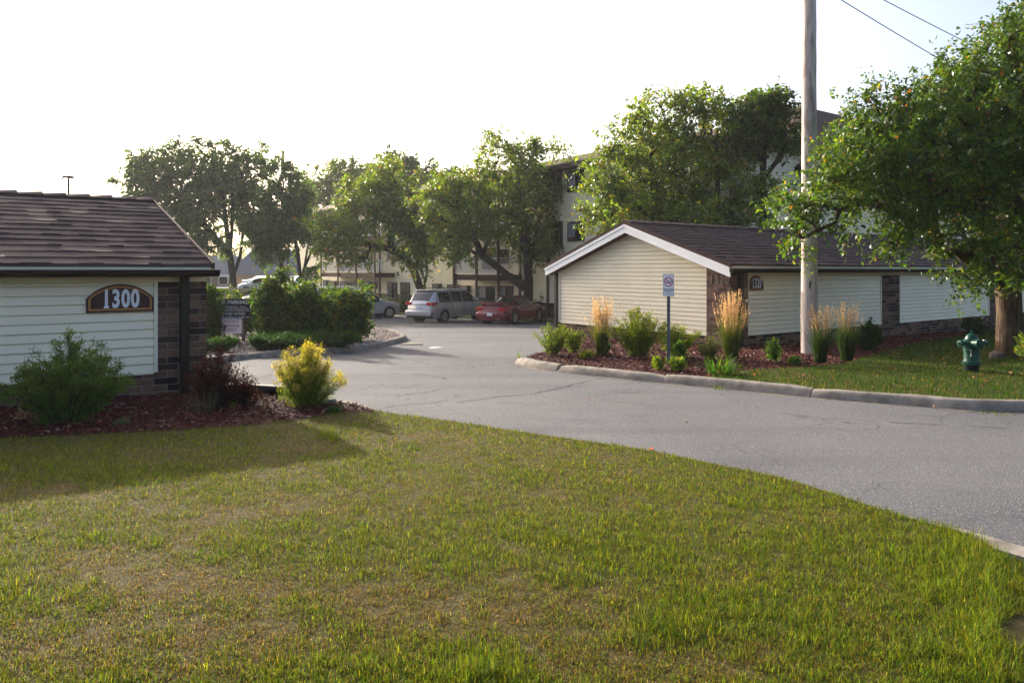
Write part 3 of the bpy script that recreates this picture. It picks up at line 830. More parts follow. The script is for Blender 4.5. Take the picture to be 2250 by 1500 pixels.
def branch_mesh(name, segs, m, parent, n=6):
    """segs: (p0, p1, r0, r1) tapered limbs welded into one mesh by overlap"""
    V = []; F = []
    ang = np.linspace(0, 2*math.pi, n, endpoint=False)
    cs = np.stack([np.cos(ang), np.sin(ang)], 1)
    for p0, p1, r0, r1 in segs:
        d = p1 - p0; l = np.linalg.norm(d)
        if l < 1e-4: continue
        d = d / l; a = np.array([1., 0, 0]) if abs(d[0]) < .8 else np.array([0, 1., 0])
        e1 = np.cross(d, a); e1 /= np.linalg.norm(e1); e2 = np.cross(d, e1)
        b = len(V) * n
        for p, r in ((p0, r0), (p1, r1)):
            V.append(p + (e1[None] * cs[:, :1] + e2[None] * cs[:, 1:]) * r)
        for k in range(n): F.append((b+k, b+(k+1) % n, b+n+(k+1) % n, b+n+k))
    return np_mesh(name, np.concatenate(V), np.array(F), m, parent, smooth=True)
GREEN = [((.044,.094,.016),5),((.070,.122,.018),3),((.032,.072,.017),3),((.11,.14,.02),.9),((.20,.15,.02),.18),((.28,.10,.015),.08)]
YGREEN = [((.10,.165,.028),5),((.128,.182,.03),3),((.072,.13,.026),3),((.15,.14,.022),1.0),((.24,.15,.02),.3)]
LGREEN = [((.062,.125,.026),5),((.085,.145,.03),3),((.046,.095,.024),3),((.12,.15,.03),.8)]
BGREEN = [((.035,.070,.022),5),((.045,.080,.024),3),((.028,.056,.018),3)]
def blob(u, v, ru, rv, D, ryf=.85):
    c = P(u, v, D); return (np.array(c), np.array([ru*D/FPX, ru*D/FPX*ryf, rv*D/FPX]))
def tree(label, trunks, blobs, n_cl, n_leaf, lsize, pal, seed, barkm, r_trunk, group=None, cl_r=.42, name="leafy_tree", cat="tree", droop=.15, wf=.5, rtip=.012, crown="crown", leafmat="leaf", trunkname="trunk", out=.42):
    rng = np.random.default_rng(seed)
    base = np.array(trunks[0][0], float)
    t = thing(name, label, cat, tuple(base), 0, group)
    vol = np.array([b[1].prod() for b in blobs]) ** .75; vol /= vol.sum()
    bi = rng.choice(len(blobs), n_cl, p=vol)
    d = unit(rng.normal(size=(n_cl, 3))); r = rng.random(n_cl) ** out
    C = np.array([blobs[i][0] for i in bi]) + d * r[:, None] * np.array([blobs[i][1] for i in bi])
    outd = unit(d + np.array([0, 0, .25]))
    # limbs: every clump joins the cheapest node already grown
    nodes = []; par = []; rad = []; cost = []
    for tr in trunks:
        prev = -1; start = np.array(tr[0], float)
        if nodes:
            dd = np.linalg.norm(np.array(nodes) - start, axis=1); prev = int(dd.argmin())
        for p in tr:
            p = np.array(p, float)
            nodes.append(p); par.append(prev); cost.append(0 if prev < 0 else cost[prev] + np.linalg.norm(p - nodes[prev]) * .3); prev = len(nodes) - 1
    ntr = len(nodes)
    top = np.mean([np.array(tr[-1]) for tr in trunks], 0)
    order = np.argsort(np.linalg.norm(C - top, axis=1))
    N = np.zeros((ntr + 2 * n_cl, 3)); N[:ntr] = nodes; cnt = ntr; cost = np.array(cost + [0.] * (2 * n_cl))
    par = par + [0] * (2 * n_cl)
    low = min(1, ntr - 1)
    for i in order:
        c = C[i]; dd = np.linalg.norm(N[low:cnt] - c, axis=1) + cost[low:cnt] * .45 + np.maximum(0, N[low:cnt, 2] - c[2]) * .6
        j = int(dd.argmin()) + low
        mid = (N[j] + c) / 2 + rng.normal(0, .09, 3) * np.linalg.norm(c - N[j]) + np.array([0, 0, .06 * np.linalg.norm(c - N[j])])
        N[cnt] = mid; par[cnt] = j; cost[cnt] = cost[j] + np.linalg.norm(mid - N[j]) * .45
        N[cnt+1] = c; par[cnt+1] = cnt; cost[cnt+1] = cost[cnt] + np.linalg.norm(c - mid) * .45
        cnt += 2
    desc = np.ones(cnt)
    for k in range(cnt - 1, 0, -1):
        if par[k] >= 0 and par[k] < k: desc[par[k]] += desc[k]
    R = np.minimum(rtip * desc ** .52, r_trunk)
    R[0] = r_trunk * 1.25
    for tr_i in range(1, ntr):
        if R[tr_i] < r_trunk * .35: R[tr_i] = r_trunk * .35
    segs = []
    for k in range(1, cnt):
        if par[k] >= 0:
            p0 = N[par[k]]
            segs.append((p0, N[k] + (N[k]-p0) * .02, min(R[par[k]], R[k] * (1.6 if par[k] < ntr else 1.25)), R[k]))
    base_loc = base
    segs = [(a - base_loc, b - base_loc, x, y) for a, b, x, y in segs]
    branch_mesh(trunkname, segs, M[barkm], t)
    # leaves along twigs of every clump
    nt = 7
    tw = unit(rng.normal(size=(n_cl, nt, 3)).reshape(-1, 3) + np.repeat(outd, nt, 0) * .8)
    tl = cl_r * rng.uniform(.6, 1.7, n_cl * nt)
    ci = rng.integers(0, n_cl * nt, n_leaf); s = rng.random(n_leaf) ** .7
    pos = np.repeat(C, nt, 0)[ci] + tw[ci] * (tl[ci] * s)[:, None]
    pos[:, 2] -= droop * (tl[ci] * s) ** 2
    pos += rng.normal(0, cl_r * .10, (n_leaf, 3))
    ld = tw[ci] * .5 + rng.normal(0, .7, (n_leaf, 3)) + np.array([0, 0, -.35])
    V, F = leaf_quads(rng, pos - base_loc, ld, lsize * np.clip(np.exp(rng.normal(-.08, .34, n_leaf)), .4, 1.9), wf)
    ccol = np.exp(rng.normal(0, .14, (n_cl * nt, 1)))
    col = pick(rng, pal, n_leaf) * ccol[ci]
    np_mesh(crown, V, F, M[leafmat], t, np.repeat(col, 4, 0))
    return t
def on(u, v, D=None, off=0.0):
    if D is None: return GP(u, v, off)
    x = (u - CX) / FPX * D; return Vector((x, D, float(g(x, D)) + off))

CR = "crabapple trees growing before the apartment block"
# the big tree on the right beside the hydrant
D = 16.4
tree("large spreading tree with a thick trunk beside the green hydrant",
     [[on(2222,0,D,.1), P(2218,690,D), P(2215,625,D), P(2228,560,D), P(2215,480,D)], [P(2215,640,D), P(2180,600,D-.1), P(2120,560,D-.3)], [P(2215,625,D), P(2262,560,D), P(2320,470,D)], [P(2222,590,D), P(2150,470,D-.6), P(2060,400,D-1)]],
     [blob(2160,330,190,160,15.8), blob(2280,270,200,250,16.4), blob(2020,350,170,120,15.2), blob(1890,400,130,95,15.0), blob(1770,460,75,70,14.7), blob(1935,270,95,70,15.6),
      blob(2140,180,110,80,16.2), blob(2220,110,80,80,16.6), blob(2290,60,70,80,16.6), blob(2120,540,90,60,14.9), blob(2000,490,75,38,14.8), blob(1960,535,38,42,14.6), blob(2240,560,90,75,15.0), blob(2165,600,44,36,14.6), blob(2390,480,140,180,16.4), blob(1740,505,36,40,14.7), blob(2060,230,100,60,16)],
     800, 112000, .088, GREEN, 3, "bark_warm", .25, None, .46, rtip=.0095)
# tree behind the right garage and its smaller neighbour
tree("broad crabapple tree rising behind the right garage roof",
     [[on(1470,0,32.5), P(1468,520,32.5), P(1455,470,32.4), P(1440,400,32.3)], [P(1468,520,32.5), P(1530,440,32.4), P(1560,380,32.2)]],
     [blob(1420,400,135,110,31.5), blob(1340,430,70,80,31), blob(1460,290,110,70,32), blob(1390,330,65,55,31.6), blob(1580,300,120,85,32), blob(1560,420,140,90,31.5), blob(1500,480,190,60,31), blob(1640,440,60,70,31.5), blob(1550,235,70,35,32.2), blob(1330,500,55,45,30.8), blob(1440,240,40,26,32)],
     420, 44000, .16, YGREEN, 5, "bark", .2, CR, .62)
tree("slender dark limbed tree with a high crown just left of the utility pole",
     [[on(1676,0,31), P(1678,480,31), P(1676,390,31), P(1680,330,31)], [P(1676,395,31), P(1710,350,31), P(1730,320,31)], [P(1676,360,31), P(1650,310,31)]],
     [blob(1680,260,70,55,31), blob(1640,290,60,50,31), blob(1720,290,40,50,31), blob(1700,230,45,30,31.2)],
     150, 15000, .15, GREEN, 6, "bark", .13, CR, .5)
# crabapples along the car park
D = 43
tree("forked crabapple tree behind the dark red coupe",
     [[on(1158,0,D), P(1162,620,D), P(1158,560,D), P(1150,500,D), P(1145,430,D)], [P(1162,636,D), P(1120,608,D-.3), P(1075,575,D-.8), P(1030,548,D-1.2)], [P(1162,640,D), P(1168,560,D), P(1185,480,D)], [P(1120,608,D-.3), P(1060,560,D-.5), P(1030,500,D-.6)]],
     [blob(1130,370,85,65,D), blob(1190,360,70,55,D), blob(1090,330,40,35,D), blob(1050,440,110,70,D-1), blob(970,430,60,60,D-1.2), blob(1120,480,95,60,D), blob(1190,450,60,60,D), blob(1215,540,30,42,D), blob(1170,540,48,45,D-.5), blob(1020,530,65,55,D-1.5), blob(1080,300,26,22,D), blob(985,500,55,55,D-1.3), blob(1230,340,25,20,D)],
     400, 32000, .19, YGREEN, 8, "bark", .3, CR, .62, out=.5)
D = 49
tree("crabapple tree leaning left above the silver minivan",
     [[on(938,0,D), P(925,640,D), P(912,600,D), P(895,570,D), P(860,548,D)], [P(928,650,D), P(938,600,D), P(935,540,D), P(930,480,D)], [P(912,600,D), P(922,560,D), P(915,520,D)], [P(860,548,D), P(815,540,D-.5), P(780,520,D-.6)]],
     [blob(900,530,58,60,D-.5), blob(950,500,60,55,D-.5), blob(760,500,78,58,D-1), blob(830,480,80,60,D-.5), blob(720,510,45,48,D-1), blob(800,430,70,45,D), blob(880,450,60,50,D), blob(920,560,40,38,D-1), blob(860,390,75,40,D), blob(770,560,50,25,D-1.2)],
     380, 30000, .20, YGREEN, 9, "bark", .28, CR, .66, out=.5)
BK = "background trees beyond the car park"
D = 64
tree("tall dark multi stemmed tree directly above the left garage roof end",
     [[on(512,0,D), P(512,610,D), P(505,560,D), P(498,500,D), P(490,430,D)], [P(512,612,D), P(528,560,D), P(535,500,D), P(530,430,D)], [P(505,560,D), P(470,520,D), P(430,470,D), P(390,430,D)], [P(505,560,D), P(510,500,D), P(512,400,D)]],
     [blob(310,390,58,50,D), blob(380,380,70,62,D), blob(460,370,80,62,D), blob(540,370,65,60,D), blob(430,450,90,55,D), blob(530,450,70,55,D), blob(350,455,70,40,D-1), blob(430,520,60,45,D-1), blob(415,570,38,40,D-2), blob(560,510,30,30,D)],
     520, 70000, .24, LGREEN, 12, "bark", .28, BK, .85, out=.5)
D = 60
tree("slim leaning tree standing left of the apartment block corner",
     [[on(658,0,D), P(660,640,D), P(668,590,D), P(690,540,D), P(692,490,D)], [P(662,630,D), P(655,560,D), P(640,480,D), P(640,420,D)], [P(668,590,D), P(680,520,D)]],
     [blob(622,380,34,38,D), blob(640,430,45,45,D), blob(600,470,42,50,D), blob(660,470,35,45,D), blob(690,520,20,40,D), blob(688,590,12,22,D-1)],
     150, 16000, .24, LGREEN, 13, "bark", .16, BK, .6)
tree("twin stemmed tree behind the parked white cars left of the apartment block",
     [[on(626,0,62), P(622,600,62), P(612,560,62), P(600,500,62)], [P(626,630,62), P(634,560,62), P(640,480,62)]],
     [blob(600,510,50,42,62), blob(640,500,40,50,62), blob(580,480,45,40,62), blob(585,560,40,22,61)],
     150, 15000, .24, LGREEN, 14, "bark", .17, BK, .62)
tree("bright green tree overtopping the left end of the apartment roof",
     [[on(724,0,96), P(724,470,96), P(722,430,96)], [P(724,470,96), P(745,430,96)], [P(724,470,96), P(700,430,96)]],
     [blob(690,400,35,38,96), blob(740,385,48,30,96), blob(785,390,35,38,96), blob(720,425,60,30,96), blob(670,430,30,45,95)],
     170, 17000, .34, YGREEN, 15, "bark", .3, BK, .9)
tree("hazy blue green tree far behind the middle of the apartment roof",
     [[on(885,0,112), P(885,440,112), P(885,400,112)], [P(885,440,112), P(850,390,112)], [P(885,440,112), P(930,390,112)]],
     [blob(870,365,55,36,112), blob(920,375,45,30,112), blob(820,390,50,32,112), blob(950,395,35,25,112), blob(880,400,90,40,112), blob(990,400,40,30,112)],
     210, 20000, .40, BGREEN, 16, "bark", .35, BK, 1.0)
tree("low tree line showing behind the left tree between the houses",
     [[on(470,0,120), P(470,600,120), P(470,570,120)]],
     [blob(470,585,80,32,120), blob(580,592,90,26,120), blob(690,590,60,30,118)], 160, 9000, .42, BGREEN, 17, "bark", .3, BK, 1.0)

# ------------------------------------------------------------------ shrubs
def shrub(label, base, w, h, n_st, per, lsize, pal, seed, group=None, spread=.5, tip=None, name="shrub", cat="shrub", bare=.25, wf=.4, jit=.02, flat=False, matn="needle", arch=.15, part="foliage", side=.16):
    """stems fanning from the base, small leaves along each stem and its side shoots"""
    rng = np.random.default_rng(seed)
    t = thing(name, label, cat, tuple(base), 0, group)
    az = rng.uniform(0, 2*math.pi, n_st); rr = rng.random(n_st) ** .6
    top = np.stack([np.cos(az)*rr*w/2, np.sin(az)*rr*w/2*.85, h*(1 - spread*rr**2)*rng.uniform(.72, 1.05, n_st)], 1)
    if flat: top[:, 2] = h * rng.uniform(.35, 1.0, n_st)
    b0 = np.stack([np.cos(az)*rr*w*.10, np.sin(az)*rr*w*.10, np.zeros(n_st)], 1)
    def at(i, s):
        q = b0[i] + (top[i] - b0[i]) * s[:, None]
        q[:, :2] -= (top[i, :2] - b0[i, :2]) * (arch * 4 * s * (1 - s))[:, None]
        return q
    n = n_st * per
    i = rng.integers(0, n_st, n); s = bare + (1 - bare) * rng.random(n) ** .75
    sh = rng.integers(0, 9, n)     # side shoot number
    rs = np.random.default_rng(seed + 1)
    sd = unit(rs.normal(size=(n_st * 9, 3)) + np.array([0, 0, .7])); s0 = bare + (1-bare) * rs.random(n_st * 9); sl = side * h * rs.uniform(.4, 1.2, n_st*9) * (1.2 - .95*s0)
    k = i * 9 + sh; on_side = rng.random(n) < .72; q = rng.random(n)
    pos = np.where(on_side[:, None], at(i, s0[k]) + sd[k] * (sl[k] * q)[:, None], at(i, s)) + rng.normal(0, jit, (n, 3))
    sa = np.where(on_side, s0[k] + .12*q, s)
    pos[:, 2] = np.maximum(pos[:, 2], .01)
    d = np.where(on_side[:, None], sd[k], unit(top[i] - b0[i])) * .6 + rng.normal(0, .55, (n, 3)) + np.array([0, 0, .15])
    V, F = leaf_quads(rng, pos, d, lsize * rng.uniform(.6, 1.35, n), wf)
    col = pick(rng, pal, n)
    if tip is not None:
        f = np.clip((sa - .62) / .33, 0, 1)[:, None] * np.clip(rng.normal(.75, .3, (n, 1)), 0, 1)
        col = col * (1 - f) + pick(rng, tip, n) * f
    np_mesh(part, V, F, M[matn], t, np.repeat(col, 4, 0))
    segs = []
    for j in range(min(n_st, 90)):
        jj = np.array([j, j, j]); p = at(jj, np.array([0, .5, .97]))
        r = .006 * (h / .8) ** .5
        segs += [(p[0], p[1], r, r*.7), (p[1], p[2], r*.7, r*.35)]
    branch_mesh("stems", segs, M["twig"], t, 4)
    return t
SP = [((.085,.15,.016),5),((.12,.18,.02),4),((.06,.115,.014),3),((.18,.19,.022),1.4)]
SPD = [((.060,.130,.024),5),((.085,.155,.028),4),((.040,.096,.020),3)]
YEL = [((.36,.29,.05),4),((.46,.37,.09),4),((.42,.22,.08),1.3),((.24,.25,.035),3)]
PUR = [((.022,.010,.014),5),((.035,.012,.014),3),((.09,.016,.014),1.2),((.016,.012,.014),3)]
HED = [((.030,.070,.016),5),((.040,.085,.018),4),((.022,.052,.014),4)]
HTIP = [((.11,.15,.02),4),((.16,.17,.02),2),((.07,.11,.018),4),((.22,.12,.03),.15)]
JUN = [((.016,.045,.014),5),((.022,.058,.016),4),((.03,.07,.018),1)]
b = GP(150,928,.12)
shrub("large bushy green spirea in front of the 1300 garage wall", b, 1.46, 1.02, 130, 300, .032, SPD, 31, None, .55, [((.085,.14,.03),3),((.10,.15,.035),2)], bare=.12, side=.22, name="spirea_bush")
b = GP(672,893,.12)
shrub("golden yellow backlit spirea at the drive edge", b, 1.08, .82, 120, 250, .025, SP, 32, None, .55, YEL, bare=.08, side=.24, name="spirea_bush", arch=.02)
shrub("dark purple barberry at the left garage corner", GP(478,895,.12), .98, .78, 80, 170, .028, PUR, 33, None, .6, [((.14,.02,.016),2),((.05,.014,.016),3),((.03,.016,.016),3)], bare=.2, side=.25, name="barberry_bush", arch=.1)
shrub("low purple barberry sprawling over the black drain pipe", GP(535,890,.12), .62, .36, 40, 90, .026, PUR, 34, None, .6, None, bare=.2, side=.3, name="barberry_bush")
RB = "spirea shrubs along the right garage gable"
shrub("small pale green spirea at the far left corner of the gable", GP(1216,778,.12), 1.05, .72, 40, 120, .042, SP, 35, RB, .3, HTIP, bare=.1, arch=.05)
shrub("lowest pale green spirea left of the first plume grass", GP(1262,775,.12), .7, .58, 26, 110, .042, SP, 36, RB, .3, HTIP, bare=.1, arch=.05)
shrub("tall yellow green spirea under the middle of the gable", GP(1402,783,.12), 1.55, 1.15, 75, 190, .040, SP, 37, RB, .38, [((.17,.18,.02),3),((.11,.15,.02),4)], bare=.1, side=.22)
shrub("wide low spirea right of the no smoking sign post", GP(1488,783,.12), 1.35, .74, 50, 150, .040, SP, 38, RB, .35, [((.17,.18,.02),3),((.11,.15,.02),4)], bare=.1, side=.25)
LW = "small leafy plants in the right mulch bed"
for lab, u, v, w, h, pal, sd in (("small dark green plant at the foot of the first plume grass",1326,776,.42,.30,HED,41),("low yellowing plant left of the first plume grass",1288,786,.45,.13,[((.16,.17,.03),3),((.10,.13,.02),3)],42),
      ("bright plant hugging the base of the sign post",1492,796,.32,.45,SPD,43),("ragged low plant in front of the sign post",1486,812,.42,.24,SP,44),("thin spindly plant under the 1320 sign",1700,792,.35,.50,SPD,45),
      ("tiny weed tuft in the dark mulch left of the pole",1745,800,.3,.12,SPD,46),("loose grey green weed at the rose brick corner",1560,792,.55,.62,[((.06,.085,.03),3),((.10,.11,.04),2)],47),("low weed sprig left of the sign post",1448,810,.3,.2,SP,48)):
    shrub(lab, GP(u,v,.12), w, h, 26, 34, .06, pal, sd, LW, .5, None, name="small_plant", cat="plant", bare=.1, side=.3)
shrub("dark rounded shrub at the brown brick pilaster", GP(1908,768,.13), .78, .78, 60, 90, .06, JUN, 51, None, .7, None, bare=.08, side=.25)
shrub("shaded shrub at the far end of the right garage wall", on(2140,0,24.5,.13), 1.1, .62, 50, 60, .07, JUN, 52, None, .7, None, bare=.08, side=.25)
shrub("small leafy sprout at the right picture edge beside the big tree", GP(2252,790,.13), .55, .62, 24, 26, .08, YGREEN, 53, None, .5, None, name="small_plant", cat="plant", side=.3)
# island hedge
IS = "clipped shrubs on the gravel island"
def isl(u, v): return GP(u, v, .1)
for lab, u, v, wpx, hpx, sd, dn in (("dark shrub between the left garage corner and the parking sign",456,752,52,122,61,1.0),("tall loose shrub with light shoots right of the parking sign",597,752,92,150,62,1.1),
        ("dense shrub second from the road end of the island",676,752,108,122,63,1.2),("rounded shrub at the road end of the island",768,750,108,115,64,1.2),("narrow shrub filling the gap near the white van",725,745,70,112,65,.8),("upright shrub behind the tall loose one",640,742,70,125,66,.8),("shrub standing directly behind the parking sign",530,736,58,92,67,.8)):
    p = isl(u, v); D_ = p.y; w = wpx*D_/FPX; h = hpx*D_/FPX*.95
    bl = [(np.array([p.x, p.y, p.z + h*.5]), np.array([w*.44, w*.42, h*.43])), (np.array([p.x - w*.15, p.y, p.z + h*.72]), np.array([w*.32, w*.32, h*.24])), (np.array([p.x + w*.18, p.y-.1, p.z + h*.66]), np.array([w*.30, w*.32, h*.26])), (np.array([p.x, p.y, p.z+h*.28]), np.array([w*.46, w*.44, h*.24]))]
    rr_ = random.Random(sd)
    bl += [(np.array([p.x + w*rr_.uniform(-.42,.42), p.y + w*rr_.uniform(-.2,.2), p.z + h*rr_.uniform(.80,1.02)]), np.array([w*.12, w*.12, h*.10])) for _ in range(5)]
    tree(lab, [[p, p + Vector((0,0,h*.15)), p + Vector((.03,0,h*.4))]], bl, int(110*dn), int(11000*dn), .085, HED + [(c, w_*.55) for c, w_ in HTIP], sd, "twig", .035, IS, .20, name="shrub", cat="shrub", rtip=.005, crown="foliage", leafmat="needle", trunkname="stems", droop=.0, out=.5)
JU = "spreading junipers on the gravel island"
for lab, u, v, w, h, sd in (("low juniper mat in front of the parking sign",478,772,1.15,.34,71),("longest low juniper mat along the island kerb",640,768,2.0,.42,72),("low juniper mat under the rounded road end shrub",735,764,1.5,.42,73),("juniper mat left in the shade of the tall shrub",585,770,1.0,.36,74)):
    shrub(lab, isl(u, v), w, h, 110, 70, .07, JUN, sd, JU, .2, None, name="juniper", bare=.05, flat=True, side=.5, wf=.3)
FD = "foundation plants at the apartment front"
for i, (lab, u, D_, w, h) in enumerate((("dark evergreen bush under the paired ground floor windows",850,56,1.6,1.6),("dark evergreen bush left of the silver minivan",885,55,1.3,1.9),("small bush beside the apartment downspout",838,57,1.2,1.1),("green bush between the red coupe and the garage",1190,44,1.6,1.5))):
    shrub(lab, on(u,0,D_), w, h, 40, 45, .12, JUN, 80+i, FD, .6, None, bare=.05, side=.3)

# ------------------------------------------------------------------ ornamental grasses
def blades(rng, B, hgt, lean, az, w, curve=.5):
    """five-point tapering blades: returns V, quads(+tri as degenerate-free quads)"""
    n = len(B); dirn = np.stack([np.cos(az), np.sin(az), np.zeros(n)], 1); R = np.stack([-np.sin(az), np.cos(az), np.zeros(n)], 1)
    tw = rng.normal(0, .6, n); R = R*np.cos(tw)[:, None] + dirn*np.sin(tw)[:, None]
    up = np.array([0, 0, 1.]); h = hgt[:, None]; l = lean[:, None]
    m = B + up*h*.55*np.cos(l*.6) + dirn*h*.55*np.sin(l*.6)
    tpt = m + up*h*.45*np.cos(l*(1+curve)) + dirn*h*.45*np.sin(l*(1+curve))
    w_ = w[:, None]
    V = np.stack([B - R*w_*.5, B + R*w_*.5, m + R*w_*.42, m - R*w_*.42, tpt + R*w_*.08, tpt - R*w_*.08], 1).reshape(-1, 3)
    o = np.arange(n)[:, None] * 6
    F = np.concatenate([o + np.array([[0,1,2,3]]), o + np.array([[3,2,4,5]])], 0)
    return V, F
def plume_grass(label, base, w, h, seed, n_bl, n_pl, pal, plume, group):
    rng = np.random.default_rng(seed)
    t = thing("plume_grass", label, "ornamental grass", tuple(base), 0, group)
    az = rng.uniform(0, 6.28, n_bl); r = rng.random(n_bl) ** .5 * w * .16
    B = np.stack([np.cos(az)*r, np.sin(az)*r, np.zeros(n_bl)], 1)
    V, F = blades(rng, B, h*rng.uniform(.35, .74, n_bl), np.abs(rng.normal(.16, .16, n_bl)), az + rng.normal(0, .7, n_bl), rng.uniform(.007, .013, n_bl), 1.2)
    np_mesh("leaves", V, F, M["blade"], t, np.repeat(pick(rng, pal, n_bl), 6, 0))
    # stalks with narrow feathery heads
    az = rng.uniform(0, 6.28, n_pl); r = rng.random(n_pl) ** .5 * w * .14; ln = np.abs(rng.normal(.09, .10, n_pl)); H = h*rng.uniform(.66, 1.0, n_pl)
    B = np.stack([np.cos(az)*r, np.sin(az)*r, np.zeros(n_pl)], 1); d = np.stack([np.cos(az)*np.sin(ln), np.sin(az)*np.sin(ln), np.cos(ln)], 1)
    V, F = blades(rng, B, H*.8, ln, az, np.full(n_pl, .005), .1)
    np_mesh("stalks", V, F, M["straw"], t, np.repeat(pick(rng, plume, n_pl), 6, 0))
    k = 34; i = np.repeat(np.arange(n_pl), k); s = rng.uniform(.66, 1.0, n_pl*k)
    pos = B[i] + d[i]*(H[i]*s)[:, None] + rng.normal(0, .009, (n_pl*k, 3))*(1.25 - s)[:, None]*1.2
    V, F = leaf_quads(rng, pos, d[i] + rng.normal(0, .22, (n_pl*k, 3)), rng.uniform(.03, .06, n_pl*k), .22)
    np_mesh("plumes", V, F, M["straw"], t, np.repeat(pick(rng, plume, n_pl*k, .16), 4, 0))
    return t
PG = "feather reed grasses in the right mulch bed"
GB = [((.05,.085,.018),5),((.075,.10,.022),3),((.14,.12,.04),1.5)]
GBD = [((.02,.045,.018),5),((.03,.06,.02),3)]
PL = [((.50,.36,.19),4),((.56,.43,.25),3),((.42,.28,.14),3)]
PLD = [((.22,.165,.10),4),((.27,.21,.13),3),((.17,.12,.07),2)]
p = GP(1322,780,.12); plume_grass("plume grass standing alone at the left of the cream gable", p, .75, 127*p.y/FPX*1.02, 91, 420, 95, GB, PL, PG)
p = GP(1608,788,.12); plume_grass("plume grass before the rose brick corner", p, .85, 147*p.y/FPX*1.03, 92, 520, 105, GB, PL, PG)
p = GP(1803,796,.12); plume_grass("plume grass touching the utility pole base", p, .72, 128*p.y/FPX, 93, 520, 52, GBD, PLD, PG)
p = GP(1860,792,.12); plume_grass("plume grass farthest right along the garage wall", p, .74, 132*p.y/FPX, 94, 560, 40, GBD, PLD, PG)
def tuft(label, base, w, h, n, pal, seed, group=None, lean=.5, width=(.006,.012), name="grass_tuft", cat="grass tuft", m="blade"):
    rng = np.random.default_rng(seed); az = rng.uniform(0, 6.28, n); r = rng.random(n) ** .5 * w * .25
    B = np.stack([np.cos(az)*r, np.sin(az)*r, np.full(n, -.01)], 1)
    V, F = blades(rng, B, h*rng.uniform(.5, 1.15, n), np.abs(rng.normal(lean, .3, n)), az + rng.normal(0, .5, n), rng.uniform(*width, n), .9)
    o = np_mesh(name, V, F, M[m], None, np.repeat(pick(rng, pal, n), 6, 0)); o.location = base
    return tag(o, label, cat, group)
FRESH = [((.10,.17,.02),4),((.14,.19,.025),3),((.07,.13,.02),2)]
tuft("clump of broad arching green leaves at the mulch edge by the right lawn", GP(1585,820,.12), .9, .42, 110, [((.045,.12,.02),4),((.07,.15,.02),3),((.12,.17,.03),1)], 101, None, .75, (.018,.03), "daylily_clump", "plant")
tuft("dry brown grass clump beside the purple barberry", GP(452,905,.12), .5, .46, 90, [((.10,.085,.055),3),((.15,.125,.085),3),((.06,.06,.035),2)], 102, None, .55, (.004,.008), m="straw")
TU = "bright weed tufts in the left mulch bed"
tuft("bright yellow green tuft left of the drain pipe", GP(512,895,.12), .12, .13, 16, FRESH, 103, TU, .4)
tuft("tiny bright sprout in front of the drain pipe", GP(580,902,.12), .08, .07, 9, FRESH, 104, TU, .5)
shrub("flat pale green weed in the mulch near the lawn", GP(268,935,.12), .22, .05, 14, 14, .035, [((.09,.15,.10),3),((.06,.11,.06),2)], 105, None, .3, None, name="small_plant", cat="plant", flat=True, side=.6)
shrub("leafy weed where the mulch point meets the lawn", GP(735,906,.12), .22, .05, 18, 20, .032, [((.03,.085,.035),3),((.045,.11,.04),2)], 106, None, .3, None, name="small_plant", cat="plant", flat=True, side=.6)
